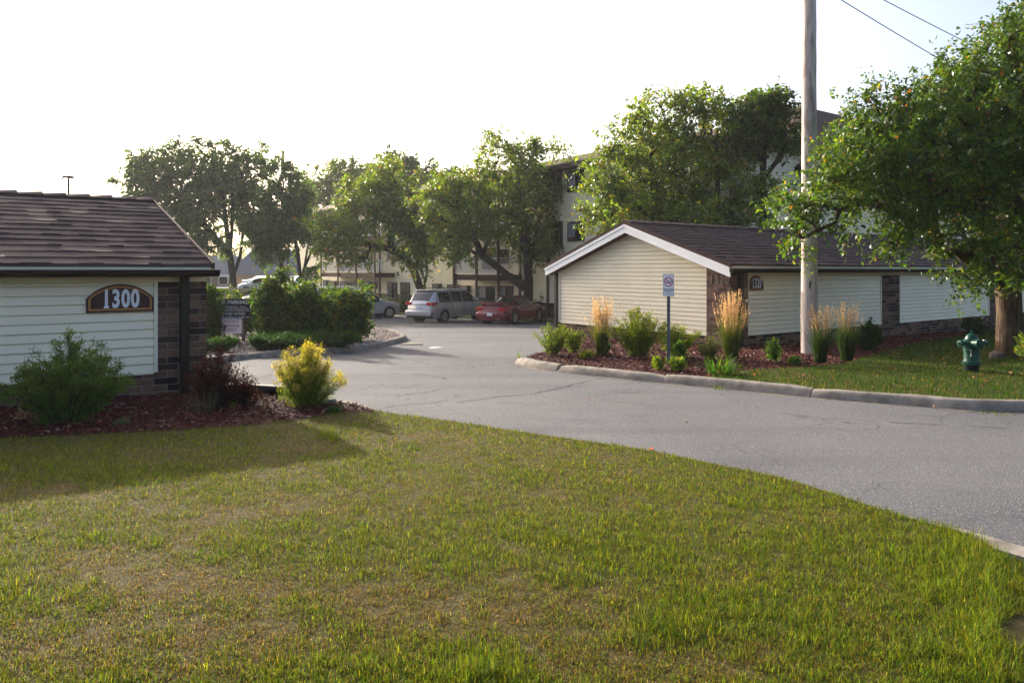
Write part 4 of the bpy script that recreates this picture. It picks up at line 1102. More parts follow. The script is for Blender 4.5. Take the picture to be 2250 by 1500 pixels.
# ------------------------------------------------------------------ vehicles
def interp(tab, x): return float(np.interp(x, [a for a, _ in tab], [b for _, b in tab]))
def car(name, label, loc, head, sp, group=None, cat="car"):
    """local frame: x from the rear bumper (0) to the nose (L), y to the left, z up"""
    a = math.atan2(head[1], head[0])
    t = thing(name, label, cat, tuple(loc), a, group)
    L, Wd, R = sp["L"], sp["W"] / 2, sp["R"]; sill = sp.get("sill", .24)
    wx = sp["wheels"]; Ra = R * 1.17
    keyx = sorted({x for k in ("top", "belt") for x, _ in sp[k]} | {x for p in sp["panes"] for x in p} | set(sp["rear"]) | set(sp["ws"]) | set(np.linspace(0, L, 46).tolist()) | {w + Ra*math.cos(q) for w in wx for q in np.linspace(0, math.pi, 13)})
    xs = [keyx[0]]
    for x in keyx[1:]:
        if x - xs[-1] > .012 and 0 <= x <= L: xs.append(x)
    rings = []
    for x in xs:
        e = abs(x - L/2) / (L/2)
        w = Wd * (1 - .20 * max(0, (e - .78)/.22) ** 2.2)
        zl = sill + .06*max(0, (e-.9)/.1)
        for q in wx:
            if abs(x - q) < Ra: zl = max(zl, R + math.sqrt(max(0, Ra*Ra - (x-q)**2)))
        zb = interp(sp["belt"], x); zt = max(interp(sp["top"], x), zb + .02)
        k = min(1, max(0, (zt - zb) / .3)); wt = w*.88*(1-k) + sp["wr"]*k*(w/Wd)
        zl = min(zl, zb - .12)
        h = zb - zl
        rings.append([(0, sill), (w*.90, max(sill, zl-.01)), (w*.985, zl), (w, zl + h*.35), (w*.995, zl + h*.62), (w*.965, zb - .05*min(1, h)), (w*.94, zb),
                      (wt + (w*.93-wt)*.12, zb + (zt-zb)*.80), (wt*.93, zt - .035*k), (wt*.6, zt), (0, zt + .012)])
    V = []; m = 21
    for x, r in zip(xs, rings):
        full = r + [(-y, z) for y, z in r[-2:0:-1]]
        V += [(x, y, z) for y, z in full]
    m = len(rings[0]) * 2 - 2
    groups = {"body": []}
    def cls(i, j):
        xm = (xs[i] + xs[i+1]) / 2
        jj = j if j < 10 else m - 1 - j
        zb, zt = interp(sp["belt"], xm), interp(sp["top"], xm)
        if jj in (6,) and zt - zb > .16:
            for n_, (p, q) in enumerate(sp["panes"]):
                if p + .03 < xm < q - .03: return ("side_window", n_, j < 10)
        if jj in (8, 9):
            if sp["rear"][0] < xm < sp["rear"][1]: return ("rear_window", 0, True)
            if sp["ws"][0] < xm < sp["ws"][1]: return ("windscreen", 0, True)
        return "body"
    for i in range(len(xs) - 1):
        for j in range(m):
            f = (i*m+j, i*m+(j+1) % m, (i+1)*m+(j+1) % m, (i+1)*m+j)
            groups.setdefault(cls(i, j), []).append(f)
    groups["body"].append(tuple(range(m))); groups["body"].append(tuple(range((len(xs)-1)*m, len(xs)*m))[::-1])
    for key, fs in groups.items():
        used = sorted({v for f in fs for v in f}); mp = {v: i for i, v in enumerate(used)}
        mb = MB(); mb.add([V[v] for v in used], [tuple(mp[v] for v in f) for f in fs])
        if key == "body": mb.build("body", M[sp["paint"]], t, smooth=38)
        else: mb.build(key[0], M["carglass"], t, smooth=38)
    # dark underbody and wheel wells
    mb = MB(); mb.box(.25, L-.25, -Wd*.82, Wd*.82, sill-.04, min(.62, sill+.4)); 
    for q in wx:
        for s in (-1, 1):
            mb.lathe([(Ra*.98, 0), (Ra*.98, .28)], 18, (q, Wd*.985-.28 if s > 0 else -Wd*.985, R), 'y')
    mb.build("underbody", M["black"], t)
    for q in wx:
        for s in (-1, 1):
            y = s * (Wd - .125)
            mb = MB(); wd = .105
            mb.lathe([(R*.66, -wd), (R*.93, -wd), (R, -wd*.6), (R, wd*.6), (R*.93, wd), (R*.66, wd)], 28, (q, y, R), 'y')
            wh = mb.build("wheel", M["rubber"], t, smooth=40)
            mb = MB(); yo = y + s*wd*.55
            mb.lathe([(R*.665, -.03), (R*.69, .03)] if s > 0 else [(R*.69, -.03), (R*.665, .03)], 28, (q, y + s*wd*.8, R), 'y')
            mb.lathe([(.045, -.02), (.06, .02)], 12, (q, yo+s*.02, R), 'y')
            ns = sp.get("spokes", 5)
            for k in range(ns):
                an = 2*math.pi*k/ns + .3
                for da in ((-.14, .14) if ns <= 6 else (0,)):
                    c, sn = math.cos(an+da), math.sin(an+da); c0, s0 = math.cos(an), math.sin(an)
                    p0 = Vector((q + .04*c0, yo + s*.015, R + .04*s0)); p1 = Vector((q + R*.66*c, yo, R + R*.66*sn))
                    mb.tube([p0, p1], [.022, .026 if ns <= 6 else .03], 5)
            mb.build("rim", M["alloy"], wh, smooth=40)
            mb = MB(); mb.lathe([(R*.64, -.005), (R*.64, .005)], 24, (q, y - s*.0, R), 'y'); mb.build("brake_disc", M["black"], wh)
    return t
def pbox(name, t, m, x0, x1, y0, y1, z0, z1, bev=.015, rot=None, parent=None):
    mb = MB(); cx, cy, cz = (x0+x1)/2, (y0+y1)/2, (z0+z1)/2
    mb.box(x0-cx, x1-cx, y0-cy, y1-cy, z0-cz, z1-cz)
    o = mb.build(name, M[m], parent or t, smooth=30, bevel=bev, loc=(cx, cy, cz))
    if rot: o.rotation_euler = rot
    return o
def wheel_loc(u, D, wx, R, W, head):
    """place the car so that its near (right-hand) wheel at x = wx stands at column u and depth D"""
    hx, hy = head; n = math.hypot(hx, hy); hx /= n; hy /= n
    p = on(u, 0, D); rx, ry = hy, -hx          # right-hand side
    q = Vector((p.x - hx*wx - rx*(W/2-.1), p.y - hy*wx - ry*(W/2-.1), 0))
    q.z = float(g(p.x, p.y)) + .0
    return q
# silver minivan
VAN = dict(L=5.05, W=1.96, R=.335, sill=.27, wheels=(1.02, 4.05), wr=.72, paint="silver", spokes=9,
    top=[(0,.98),(.06,1.10),(.42,1.64),(.62,1.735),(1.6,1.77),(2.8,1.76),(3.3,1.70),(4.25,1.16),(4.6,1.04),(4.92,.88),(5.05,.62)],
    belt=[(0,.86),(.08,1.02),(.5,1.10),(3.2,1.06),(4.2,1.0),(4.6,.92),(4.92,.74),(5.05,.52)],
    panes=[(.62,1.62),(1.70,2.62),(2.70,3.72)], rear=(.10,.44), ws=(3.32,4.22))
hd = (.56, .83)
van = car("minivan", "silver minivan with a roof rack and red tail lights parked facing the apartments", wheel_loc(975, 39.0, 1.02, .335, 1.96, hd), hd, VAN, cat="minivan")
for s in (-1, 1):
    mb = MB(); y = s*.93
    mb.prism([(-.03,y*.62,.92),(.0,y*.62,1.07),(.06,y*1.0,1.09),(.50,y*1.055,1.12),(.42,y*1.065,1.00),(.05,y*1.02,.90)], (0,0,.0001)) if False else None
    mb.box(-.02, .10, min(y*.56,y*.99), max(y*.56,y*.99), .93, 1.10); mb.box(.0, .44, min(y*.965,y*1.035), max(y*.965,y*1.035), .95, 1.11)
    mb.build("tail_light", M["lampred"], van, bevel=.02)
    pbox("roof_rail", van, "black", .75, 2.9, s*.60-.02, s*.60+.02, 1.79, 1.82)
    pbox("mirror", van, "silver", 3.62, 3.74, s*1.0-.02 if s > 0 else -1.20, 1.20 if s > 0 else -.98, 1.08, 1.24, .04)
    for x in (1.85, 2.55): pbox("door_handle", van, "silver", x, x+.2, s*.985-.02, s*.985+.02, .93, .965)
for x in (1.0, 2.4): pbox("roof_rail", van, "black", x, x+.05, -.62, .62, 1.815, 1.845)
pbox("bumper", van, "silver", -.10, .35, -.90, .90, .36, .66, .06)
pbox("bumper_trim", van, "black", -.06, .2, -.85, .85, .27, .36, .03)
pbox("garnish", van, "alloy", -.035, .02, -.42, .42, .95, 1.03, .015)
pbox("licence_plate", van, "offwhite", -.03, .0, -.16, .16, .74, .90, .005)
pbox("rear_wiper", van, "black", .10, .13, -.3, .1, 1.13, 1.15, .005, (0, 0, 0))
pbox("spoiler", van, "silver", .40, .66, -.66, .66, 1.70, 1.75, .02)
pbox("door_seam", van, "black", 2.66, 2.672, -.985, -.97, .36, 1.05, 0)
pbox("door_seam", van, "black", 1.66, 1.672, -.985, -.97, .55, 1.05, 0)
# dark red coupe
CPE = dict(L=4.55, W=1.78, R=.325, sill=.20, wheels=(.98, 3.60), wr=.56, paint="maroon", spokes=5,
    top=[(0,.78),(.05,.90),(.25,.965),(.75,.99),(1.05,1.07),(1.75,1.36),(2.15,1.40),(2.55,1.375),(3.35,.98),(3.9,.88),(4.35,.70),(4.55,.48)],
    belt=[(0,.66),(.06,.84),(.7,.93),(1.6,.90),(3.3,.86),(3.9,.80),(4.35,.62),(4.55,.42)],
    panes=[(1.28,1.92),(1.98,3.0)], rear=(.82,1.72), ws=(2.56,3.34))
hd = (.50, .866)
cpe = car("coupe", "dark red coupe with a rear spoiler parked beside the garage gable", wheel_loc(1129, 36.6, .98, .325, 1.78, hd), hd, CPE, cat="car")
for s in (-1, 1):
    y = s*.86
    mb = MB(); mb.box(-.015, .10, min(y*.52,y*.96), max(y*.52,y*.96), .68, .86); mb.box(.0, .34, min(y*.955,y*1.005), max(y*.955,y*1.005), .70, .86); mb.build("tail_light", M["lampred"], cpe, bevel=.025)
    pbox("side_marker", cpe, "lampred", .45, .58, s*.895-.01, s*.895+.01, .56, .60, .005)
    pbox("mirror", cpe, "maroon", 2.72, 2.84, .88 if s > 0 else -1.05, 1.05 if s > 0 else -.88, .90, 1.03, .03)
    pbox("reversing_light", cpe, "lampclear", -.045, .0, min(s*.26,s*.38), max(s*.26,s*.38), .555, .59, .006)
    pbox("spoiler_leg", cpe, "maroon", .20, .34, min(s*.5,s*.58), max(s*.5,s*.58), .94, 1.06, .015)
    pbox("door_seam", cpe, "black", 1.95, 1.96, s*.885-.008, s*.885+.008, .28, .88, 0)
    pbox("door_handle", cpe, "maroon", 2.05, 2.22, s*.90-.012, s*.90+.012, .74, .775, .008)
pbox("spoiler", cpe, "maroon", .12, .38, -.74, .74, 1.045, 1.085, .015)
pbox("bumper", cpe, "maroon", -.06, .40, -.84, .84, .30, .62, .08)
pbox("licence_plate", cpe, "offwhite", -.075, -.05, -.16, .16, .44, .59, .004)
pbox("exhaust", cpe, "alloy", -.02, .14, -.5, -.42, .22, .28, .02)
# silver blue crossover behind the hedge
SUV = dict(L=4.5, W=1.84, R=.35, sill=.30, wheels=(.95, 3.62), wr=.64, paint="silverblue", spokes=5,
    top=[(0,1.0),(.08,1.12),(.42,1.56),(.65,1.64),(1.5,1.70),(2.4,1.66),(2.75,1.56),(3.45,1.13),(4.0,1.04),(4.35,.88),(4.5,.62)],
    belt=[(0,.90),(.1,1.02),(.5,1.12),(2.6,1.04),(3.4,1.02),(4.0,.94),(4.35,.76),(4.5,.50)],
    panes=[(.55,1.15),(1.22,1.98),(2.05,3.0)], rear=(.12,.44), ws=(2.77,3.43))
hd = (.80, .60)
suv = car("crossover_car", "silver blue crossover car nosing out past the end of the hedge", wheel_loc(855, 47.5, 3.62, .35, 1.84, hd), hd, SUV, cat="car")
for s in (-1, 1):
    y = s*.92
    mb = MB(); mb.box(3.98, 4.36, min(y*.80,y*.955), max(y*.80,y*.955), .74, .90); mb.build("headlight", M["lampclear"], suv, bevel=.03)
    pbox("indicator", suv, "lampamber", 4.02, 4.20, min(y*.94,y*.975), max(y*.94,y*.975), .78, .86, .01)
    mb = MB(); mb.box(.0, .30, min(y*.90,y*1.0), max(y*.90,y*1.0), .96, 1.30); mb.build("tail_light", M["lampred"], suv, bevel=.03)
    pbox("mirror", suv, "silverblue", 2.85, 2.97, .92 if s > 0 else -1.10, 1.10 if s > 0 else -.92, 1.06, 1.22, .04)
    pbox("roof_rail", suv, "black", .7, 2.3, s*.55-.02, s*.55+.02, 1.70, 1.735)
    for x in (1.35, 2.2): pbox("door_handle", suv, "silverblue", x, x+.2, s*.925-.015, s*.925+.015, .92, .955, .008)
    pbox("door_seam", suv, "black", 2.01, 2.02, s*.915-.008, s*.915+.008, .40, 1.04, 0)
pbox("lower_cladding", suv, "black", 4.2, 4.52, -.8, .8, .28, .46, .05)
# other parked vehicles, mostly hidden
VANW = dict(L=5.4, W=2.0, R=.36, sill=.32, wheels=(1.1, 4.3), wr=.86, paint="carwhite", spokes=9,
    top=[(0,1.0),(.05,1.9),(.2,2.02),(4.0,2.02),(4.35,1.94),(4.95,1.25),(5.25,1.05),(5.4,.7)],
    belt=[(0,.9),(.1,1.22),(4.4,1.22),(4.95,1.10),(5.25,.9),(5.4,.55)], panes=[(.35,1.5),(1.65,2.9),(3.2,3.9)], rear=(.0,.001), ws=(4.37,4.93))
v = car("white_van", "long white van with dark side windows behind the hedge", on(655, 0, 52.5), (.80,.60), VANW, cat="van")
pbox("bumper", v, "black", -.08, .2, -.95, .95, .4, .62, .04)
SED = dict(L=4.7, W=1.82, R=.32, sill=.22, wheels=(1.0, 3.75), wr=.58, paint="carblue", spokes=7,
    top=[(0,.84),(.06,.98),(.8,1.06),(1.5,1.40),(1.9,1.45),(2.5,1.43),(3.3,1.02),(4.1,.90),(4.55,.70),(4.7,.5)],
    belt=[(0,.72),(.08,.92),(.8,.98),(3.3,.92),(4.1,.82),(4.55,.62),(4.7,.44)], panes=[(1.35,2.0),(2.07,3.0)], rear=(.82,1.48), ws=(2.52,3.28))
FAR = "cars parked on the raised ground at the far left"
def simple(name, label, loc, hd, spec, paint_, group=None, cat="car"):
    s2 = dict(spec); s2["paint"] = paint_
    c = car(name, label, loc, hd, s2, group, cat)
    for s in (-1, 1):
        y = s*spec["W"]/2; zb = interp(spec["belt"], .1)
        mb = MB(); mb.box(-.01, .12, min(y*.6,y*.94), max(y*.6,y*.94), zb-.16, zb-.02); mb.build("tail_light", M["lampred"], c, bevel=.02)
        xf = spec["L"]; zf = interp(spec["belt"], xf-.25)
        mb = MB(); mb.box(xf-.34, xf-.02, min(y*.6,y*.9), max(y*.6,y*.9), zf-.14, zf+.0); mb.build("headlight", M["lampclear"], c, bevel=.02)
    return c
simple("parked_car", "pale sedan roof just showing above the tall loose hedge shrub", on(622, 0, 47), (.80,.60), SUV, "carwhite")
simple("parked_car", "crimson car hidden behind the parking sign and hedge", on(474, 0, 32), (.98,-.05), SED, "crimson")
def upon(u, v_roof, D, hgt):
    p = P(u, v_roof, D); return Vector((p.x, D, p.z - hgt))
simple("parked_car", "white car with sloping tail on the raised ground between the left trees", upon(622, 608, 76, 1.70), (-.95,-.3), SUV, "carwhite", FAR)
simple("parked_car", "silver vehicle with dark rear glass beside the apartment corner", upon(664, 606, 74, 1.70), (-.3,.95), SUV, "silverblue", FAR)
simple("parked_car", "grey blue car at the left end of the raised ground", upon(540, 606, 78, 1.45), (.97,-.2), SED, "carblue", FAR)

# ------------------------------------------------------------------ utility pole, wires, lamp post
pb = on(1778, 0, 17.3, .1); 
pt = P(1780, -170, 17.3)
pole = thing("utility_pole", "weathered wooden utility pole in front of the right garage", "utility pole", tuple(pb))
h = pt.z - pb.z
mb = MB(); n = 26
rnd = random.Random(3)
mb.tube([(rnd.uniform(-.004,.004), rnd.uniform(-.004,.004), -.4 + (h+.4)*i/n) for i in range(n+1)], [.192 - .043*i/n + rnd.uniform(-.002,.002) for i in range(n+1)], 24)
mb.build("shaft", M["pole"], pole, smooth=60)
mb = MB()
for z, an in ((1.55,-1.9),(1.62,-1.85),(2.4,-1.2),(3.9,-1.3)): mb.box(.188*math.cos(an)-.012, .188*math.cos(an)+.012, .188*math.sin(an)-.012, .188*math.sin(an)+.012, z, z+.10)
mb.build("hardware", M["brown"], pole)
mb = MB(); mb.box(-.9, .9, -.24, -.14, h-.6, h-.48); mb.build("crossarm", M["pole"], pole)
def wire(label, a, b, sag):
    mb = MB(); pts = []
    for i in range(25):
        s = i/24; p = a.lerp(b, s); p.z -= sag*4*s*(1-s); pts.append(p)
    mb.tube(pts, .012, 6)
    return tag(mb.build("overhead_wire", M["cable"]), label, "wire", "overhead wires")
wire("lower overhead wire slanting from the pole into the big tree", P(1790,-36,17.3), P(2330,275,30), .12)
wire("upper overhead wire slanting from the pole into the big tree", P(1790,-80,17.3), P(2420,232,30), .12)
lb = on(151, 0, 46)
lp = thing("lamp_post", "dark car park lamp post rising behind the left garage roof", "lamp post", tuple(lb), .3)
zt = P(151, 392, 46).z - lb.z
mb = MB(); mb.tube([(0,0,0),(0,0,zt)], [.10,.075], 10); mb.build("post", M["brown"], lp)
mb = MB(); mb.box(-.32,.30,-.18,.18,zt,zt+.16); mb.box(-.40,-.30,-.14,.14,zt-.05,zt+.08); mb.build("lamp_head", M["brown"], lp, bevel=.05)

# ------------------------------------------------------------------ signs
sb = GP(1469, 796, .12); 
sg = thing("no_smoking_sign", "small no smoking sign on a grey steel post before the cream gable", "sign", tuple(sb), math.radians(-14))
D_ = sb.y; zz = lambda v: EYE - (v-HV)/FPX*D_ - sb.z
mb = MB(); mb.box(-.032,.032,-.012,-.006,-.3,zz(606)); mb.box(-.032,-.024,-.006,.024,-.3,zz(606)); mb.box(.024,.032,-.006,.024,-.3,zz(606)); mb.build("post", M["steel"], sg)
z0, z1 = zz(651), zz(601.5); hw = .112; cz = z1 - .165
mb = MB(); mb.box(-hw,hw,-.020,-.014,z0,z1); pl = mb.build("sign_plate", M["signwhite"], sg, bevel=.002)
mb = MB()
for a in ((-hw+.004,hw-.004,z0+.004,z0+.010),(-hw+.004,hw-.004,z1-.010,z1-.004),(-hw+.004,-hw+.010,z0+.01,z1-.01),(hw-.010,hw-.004,z0+.01,z1-.01)): mb.box(a[0],a[1],-.0225,-.020,a[2],a[3])
mb.build("sign_border", M["steel"], pl)
mb = MB(); n = 32; ro, ri = .090, .074; fs = []; vs = []
for k in range(n):
    t_ = 2*math.pi*k/n
    for r in (ro, ri): vs.append((r*math.cos(t_), -.0235, cz + r*1.0*math.sin(t_)*1.12))
for k in range(n): fs.append((2*k, 2*k+1, (2*k+3) % (2*n), (2*k+2) % (2*n)))
mb.add(vs, fs); s2 = .0085
mb.poly([(-.056-s2,-.0240,cz+.056),(-.056+s2,-.0240,cz+.066),(.056+s2,-.0240,cz-.056),(.056-s2,-.0240,cz-.066)])
mb.build("prohibition_ring", M["signred"], pl)
mb = MB(); mb.box(-.058,.022,-.0232,-.0222,cz-.028,cz-.010)
mb.tube([(.036,-.0228,cz-.012),(.046,-.0228,cz+.012),(.034,-.0228,cz+.030),(.044,-.0228,cz+.052)], .005, 5); mb.tube([(.052,-.0228,cz-.012),(.060,-.0228,cz+.010),(.050,-.0228,cz+.030)], .004, 5)
mb.build("cigarette_symbol", M["black"], pl)
for body, dz, sz in (("SMOKE-FREE", .325, .036), ("PROPERTY", .365, .036), ("No smoking allowed", .410, .018)):
    text_mesh("lettering", body, M["signnavy"], pl, (0, -.0215, z1-dz), sz, sx=.95, ext=.0008, bold=.0006)
pp = GP(510, 768, .1); pp.y = 21.2; pp.x = (511-CX)/FPX*21.2; pp.z = float(g(pp.x, pp.y)) + .1
ps = thing("parking_sign", "black and white parking sign on two weathered posts at the island hedge", "sign", tuple(pp), math.radians(8))
D_ = pp.y; zz = lambda v: EYE - (v-HV)/FPX*D_ - pp.z; xx = lambda u: (u-511)/FPX*D_
for u in (483, 533):
    mb = MB(); mb.box(xx(u)-.045, xx(u)+.045, .0, .09, -.3, zz(662)); mb.build("post", M["greypost"], ps, bevel=.008)
bu0, bu1 = 455, 549
mb = MB(); mb.box(xx(bu0), xx(bu1), -.025, 0, zz(700.5), zz(656)); bd = mb.build("black_board", M["signnavy"], ps, bevel=.003)
for body, v, uR, sz, bold in (("24 HR. PARKING", 664.3, 543.5, .148, .0022), ("in the lot 8 p.m. - 8 a.m.", 673.2, 539, .068, .0006), ("must have required parking permit", 677.8, 545, .064, .0006), ("or park visitors in designated spaces", 682.3, 548, .062, .0006), ("VIOLATORS TOWED", 689.6, 538.5, .100, .0012), ("free parking in south lots", 696.6, 548, .094, .0008)):
    text_mesh("lettering", body, M["white"], bd, (xx(uR), -.028, zz(v)), sz, sx=.90, ext=.002, bold=bold, align='RIGHT')
mb = MB(); mb.box(xx(487), xx(530.5), -.030, -.026, zz(732.5), zz(700)); wb_ = mb.build("white_board", M["signwhite"], ps, bevel=.002)
for body, v in (("RESIDENT", 706), ("PARKING", 715.5), ("ONLY", 724.5)):
    text_mesh("lettering", body, M["signred"], wb_, (xx(508.8), -.032, zz(v)), .118, sx=.92 if body != "RESIDENT" else .84, ext=.0015, bold=.001)

# ------------------------------------------------------------------ fire hydrant
hb = on(2135, 0, 13.6, .13)
hy = thing("fire_hydrant", "green fire hydrant on the lawn beside the kerb", "fire hydrant", tuple(hb), math.radians(12))
hy.scale = (.94, .94, .96)
k = 13.6/FPX; Hh = 92*k
r = lambda px: px*k/2
mb = MB(); mb.lathe([(r(30),-.2),(r(30),.13)], 20); mb.build("base_pipe", M["hydrantdark"], hy, smooth=40)
mb = MB()
mb.lathe([(r(40),.11),(r(40),.165),(r(36),.17),(r(33),.19),(r(33),.37),(r(37),.38),(r(37),.40),(r(34),.41),(r(35),.44),(r(38),.47),(r(38),.555),(r(34),.575),(r(28),.59)], 26)
mb.lathe([(r(34),.578),(r(34),.60),(r(28),.605),(r(26),.64),(r(20),.685),(r(11),.705),(r(8),.71)], 26)
body = mb.build("barrel", M["hydrant"], hy, smooth=35)
mb = MB(); 
for q in range(8):
    an = q*math.pi/4; mb.lathe([(.014,.105),(.014,.18)], 6, (r(37)*math.cos(an), r(37)*math.sin(an), 0))
mb.build("flange_bolts", M["hydrant"], hy)
mb = MB(); mb.lathe([(r(7),.70),(r(6),.74),(r(4),.78)], 6); mb.build("operating_nut", M["hydrant"], hy)
for s in (-1, 1):
    mb = MB(); L_ = .115 + (.05 if s > 0 else 0)
    mb.lathe([(.048,0),(.048,L_),(.062,L_+.005),(.062,L_+.055),(.025,L_+.06),(.02,L_+.095)], 14, (0,0,0), 'x')
    if s < 0: mb.v = [(-x, y, z) for x, y, z in mb.v]
    o = mb.build("hose_nozzle", M["hydrant"], hy, smooth=35); o.location = (s*r(28), 0, .525)
mb = MB(); mb.lathe([(.075,0),(.075,.09),(.092,.095),(.092,.15),(.03,.155),(.025,.19)], 16, (0,0,0), 'y'); mb.v = [(x, -y, z) for x, y, z in mb.v]
o = mb.build("pumper_nozzle", M["hydrant"], hy, smooth=35); o.location = (-.05, -r(24), .53)
mb = MB()
for cx_, cy_, z0_, n_ in ((-.20,-.03,.46,6),(-.16,-.14,.42,9)):
    for q in range(n_):
        mb.tube([(cx_+.006*math.cos(q), cy_-.01, z0_-q*.016),(cx_-.006*math.cos(q), cy_-.01, z0_-q*.016-.014)], .0065, 5)
mb.build("cap_chain", M["chain"], hy)

# ------------------------------------------------------------------ small things on the ground
a = on(418, 0, 11.0, .13); b = on(645, 0, 10.55, .12)
dp = thing("drain_pipe", "black drain pipe lying across the mulch to the drive", "pipe", tuple(a))
d = b - a
mb = MB(); mb.tube([Vector((0,0,.05)), d*.33 + Vector((0,0,.055)), d*.66 + Vector((0,.02,.06)), d + Vector((0,0,.055))], [.07,.07,.07,.075], 14); mb.build("pipe", M["black"], dp, smooth=50)
mb = MB(); mb.box(-.16,.14,-.12,.14,-.05,.22); mb.build("elbow_box", M["black"], dp, bevel=.02)
c = GP(716, 888, .12)
mb = MB(); mb.box(-.13,.13,-.07,.07,-.06,.075); tag(mb.build("concrete_block", M["block"], None, bevel=.01), "grey concrete block beside the golden spirea", "block"); bpy.data.objects["concrete_block"].location = c; bpy.data.objects["concrete_block"].rotation_euler = (0,0,.15)
c = GP(958, 765)
mb = MB(); mb.poly([(-.19,-.08,.012),(.16,-.10,.03),(.19,.08,.014),(-.04,.05,.045),(-.17,.09,.012)]); mb.v = [tuple(x) for x in mb.v]
o = mb.build("paper_scrap", M["paper"]); tag(o, "crumpled white paper lying on the drive", "litter"); o.location = c
c = GP(905, 757)
mb = MB(); mb.prism([(-.30,-.22,.0),(.34,-.10,.0),(.2,.30,.0),(-.26,.22,.0)], (0,0,.03)); o = mb.build("concrete_pad", M["concrete"]); tag(o, "broken tan concrete patch at the island tip", "concrete slab"); o.location = c
c = GP(62, 922, .12)
rng = np.random.default_rng(5)
V, F = leaf_quads(rng, rng.normal(0, .07, (40,3))*np.array([1.2,.7,.45]) + np.array([0,0,.05]), rng.normal(size=(40,3)), rng.uniform(.06,.14,40), .6)
o = np_mesh("dead_leaves", V, F, M["straw"], None, np.repeat(pick(rng, [((.26,.17,.10),3),((.34,.24,.15),2)], 40), 4, 0)); o.location = c; tag(o, "crumpled heap of tan dead leaves on the mulch left of the big spirea", "dead leaves")
lp2 = on(2190, 0, 16.0, .13)
mb = MB(); mb.lathe([(.15,-.05),(.165,.03),(.14,.10),(.07,.14),(.02,.145)], 9); o = mb.build("grey_stone", M["greypost"], None, smooth=30); o.location = lp2; tag(o, "grey stone at the foot of the big tree trunk", "stone")
# ------------------------------------------------------------------ ground cover
def vnoise(x, y, sc, seed):
    r = np.random.default_rng(seed); n = 256; tab = r.random((n, n))
    x = x*sc; y = y*sc; xi = np.floor(x).astype(int); yi = np.floor(y).astype(int); fx = x-xi; fy_ = y-yi
    fx = fx*fx*(3-2*fx); fy_ = fy_*fy_*(3-2*fy_)
    a = tab[xi % n, yi % n]; b = tab[(xi+1) % n, yi % n]; c = tab[xi % n, (yi+1) % n]; d = tab[(xi+1) % n, (yi+1) % n]
    return (a*(1-fx)+b*fx)*(1-fy_) + (c*(1-fx)+d*fx)*fy_
def fbm(x, y, sc, seed): return .55*vnoise(x,y,sc,seed) + .28*vnoise(x,y,sc*2.1,seed+1) + .17*vnoise(x,y,sc*4.3,seed+2)
DRY_UV = [(400,1280,190,45,1.0),(1270,1330,190,60,1.0),(140,1075,110,30,.8),(500,1400,330,60,.55),(930,1330,150,60,.5),(1650,1420,130,40,.35),(600,1120,260,40,.45),(200,1230,180,50,.5),(100,1440,180,50,.6),(900,960,200,20,.3),(1340,1450,230,40,.6),(700,1290,200,40,.5)]
LUSH_UV = [(725,960,38,14,1.0),(900,985,25,10,.8),(2120,1230,120,120,.9),(2150,1420,140,120,.9),(1050,1480,110,45,.9),(1550,1350,300,110,.45),(150,1040,200,30,.4),(1300,1200,300,100,.3),(60,1330,130,60,.3),(1800,1180,240,60,.4)]
def uvmap(x, y, z): return CX + FPX*x/y, HV + FPX*(EYE - z)/y
def field(u, v, lst):
    f = np.zeros_like(u)
    for a, b, c, d, k in lst: f += k*np.exp(-((u-a)/c)**2 - ((v-b)/d)**2)
    return f
GRN = [((.062,.104,.009),4),((.092,.132,.011),3),((.036,.072,.009),3),((.15,.152,.016),1.8)]
DRYP = [((.145,.100,.034),4),((.185,.130,.052),3),((.10,.064,.023),3),((.27,.215,.12),.7),((.22,.10,.025),.12)]
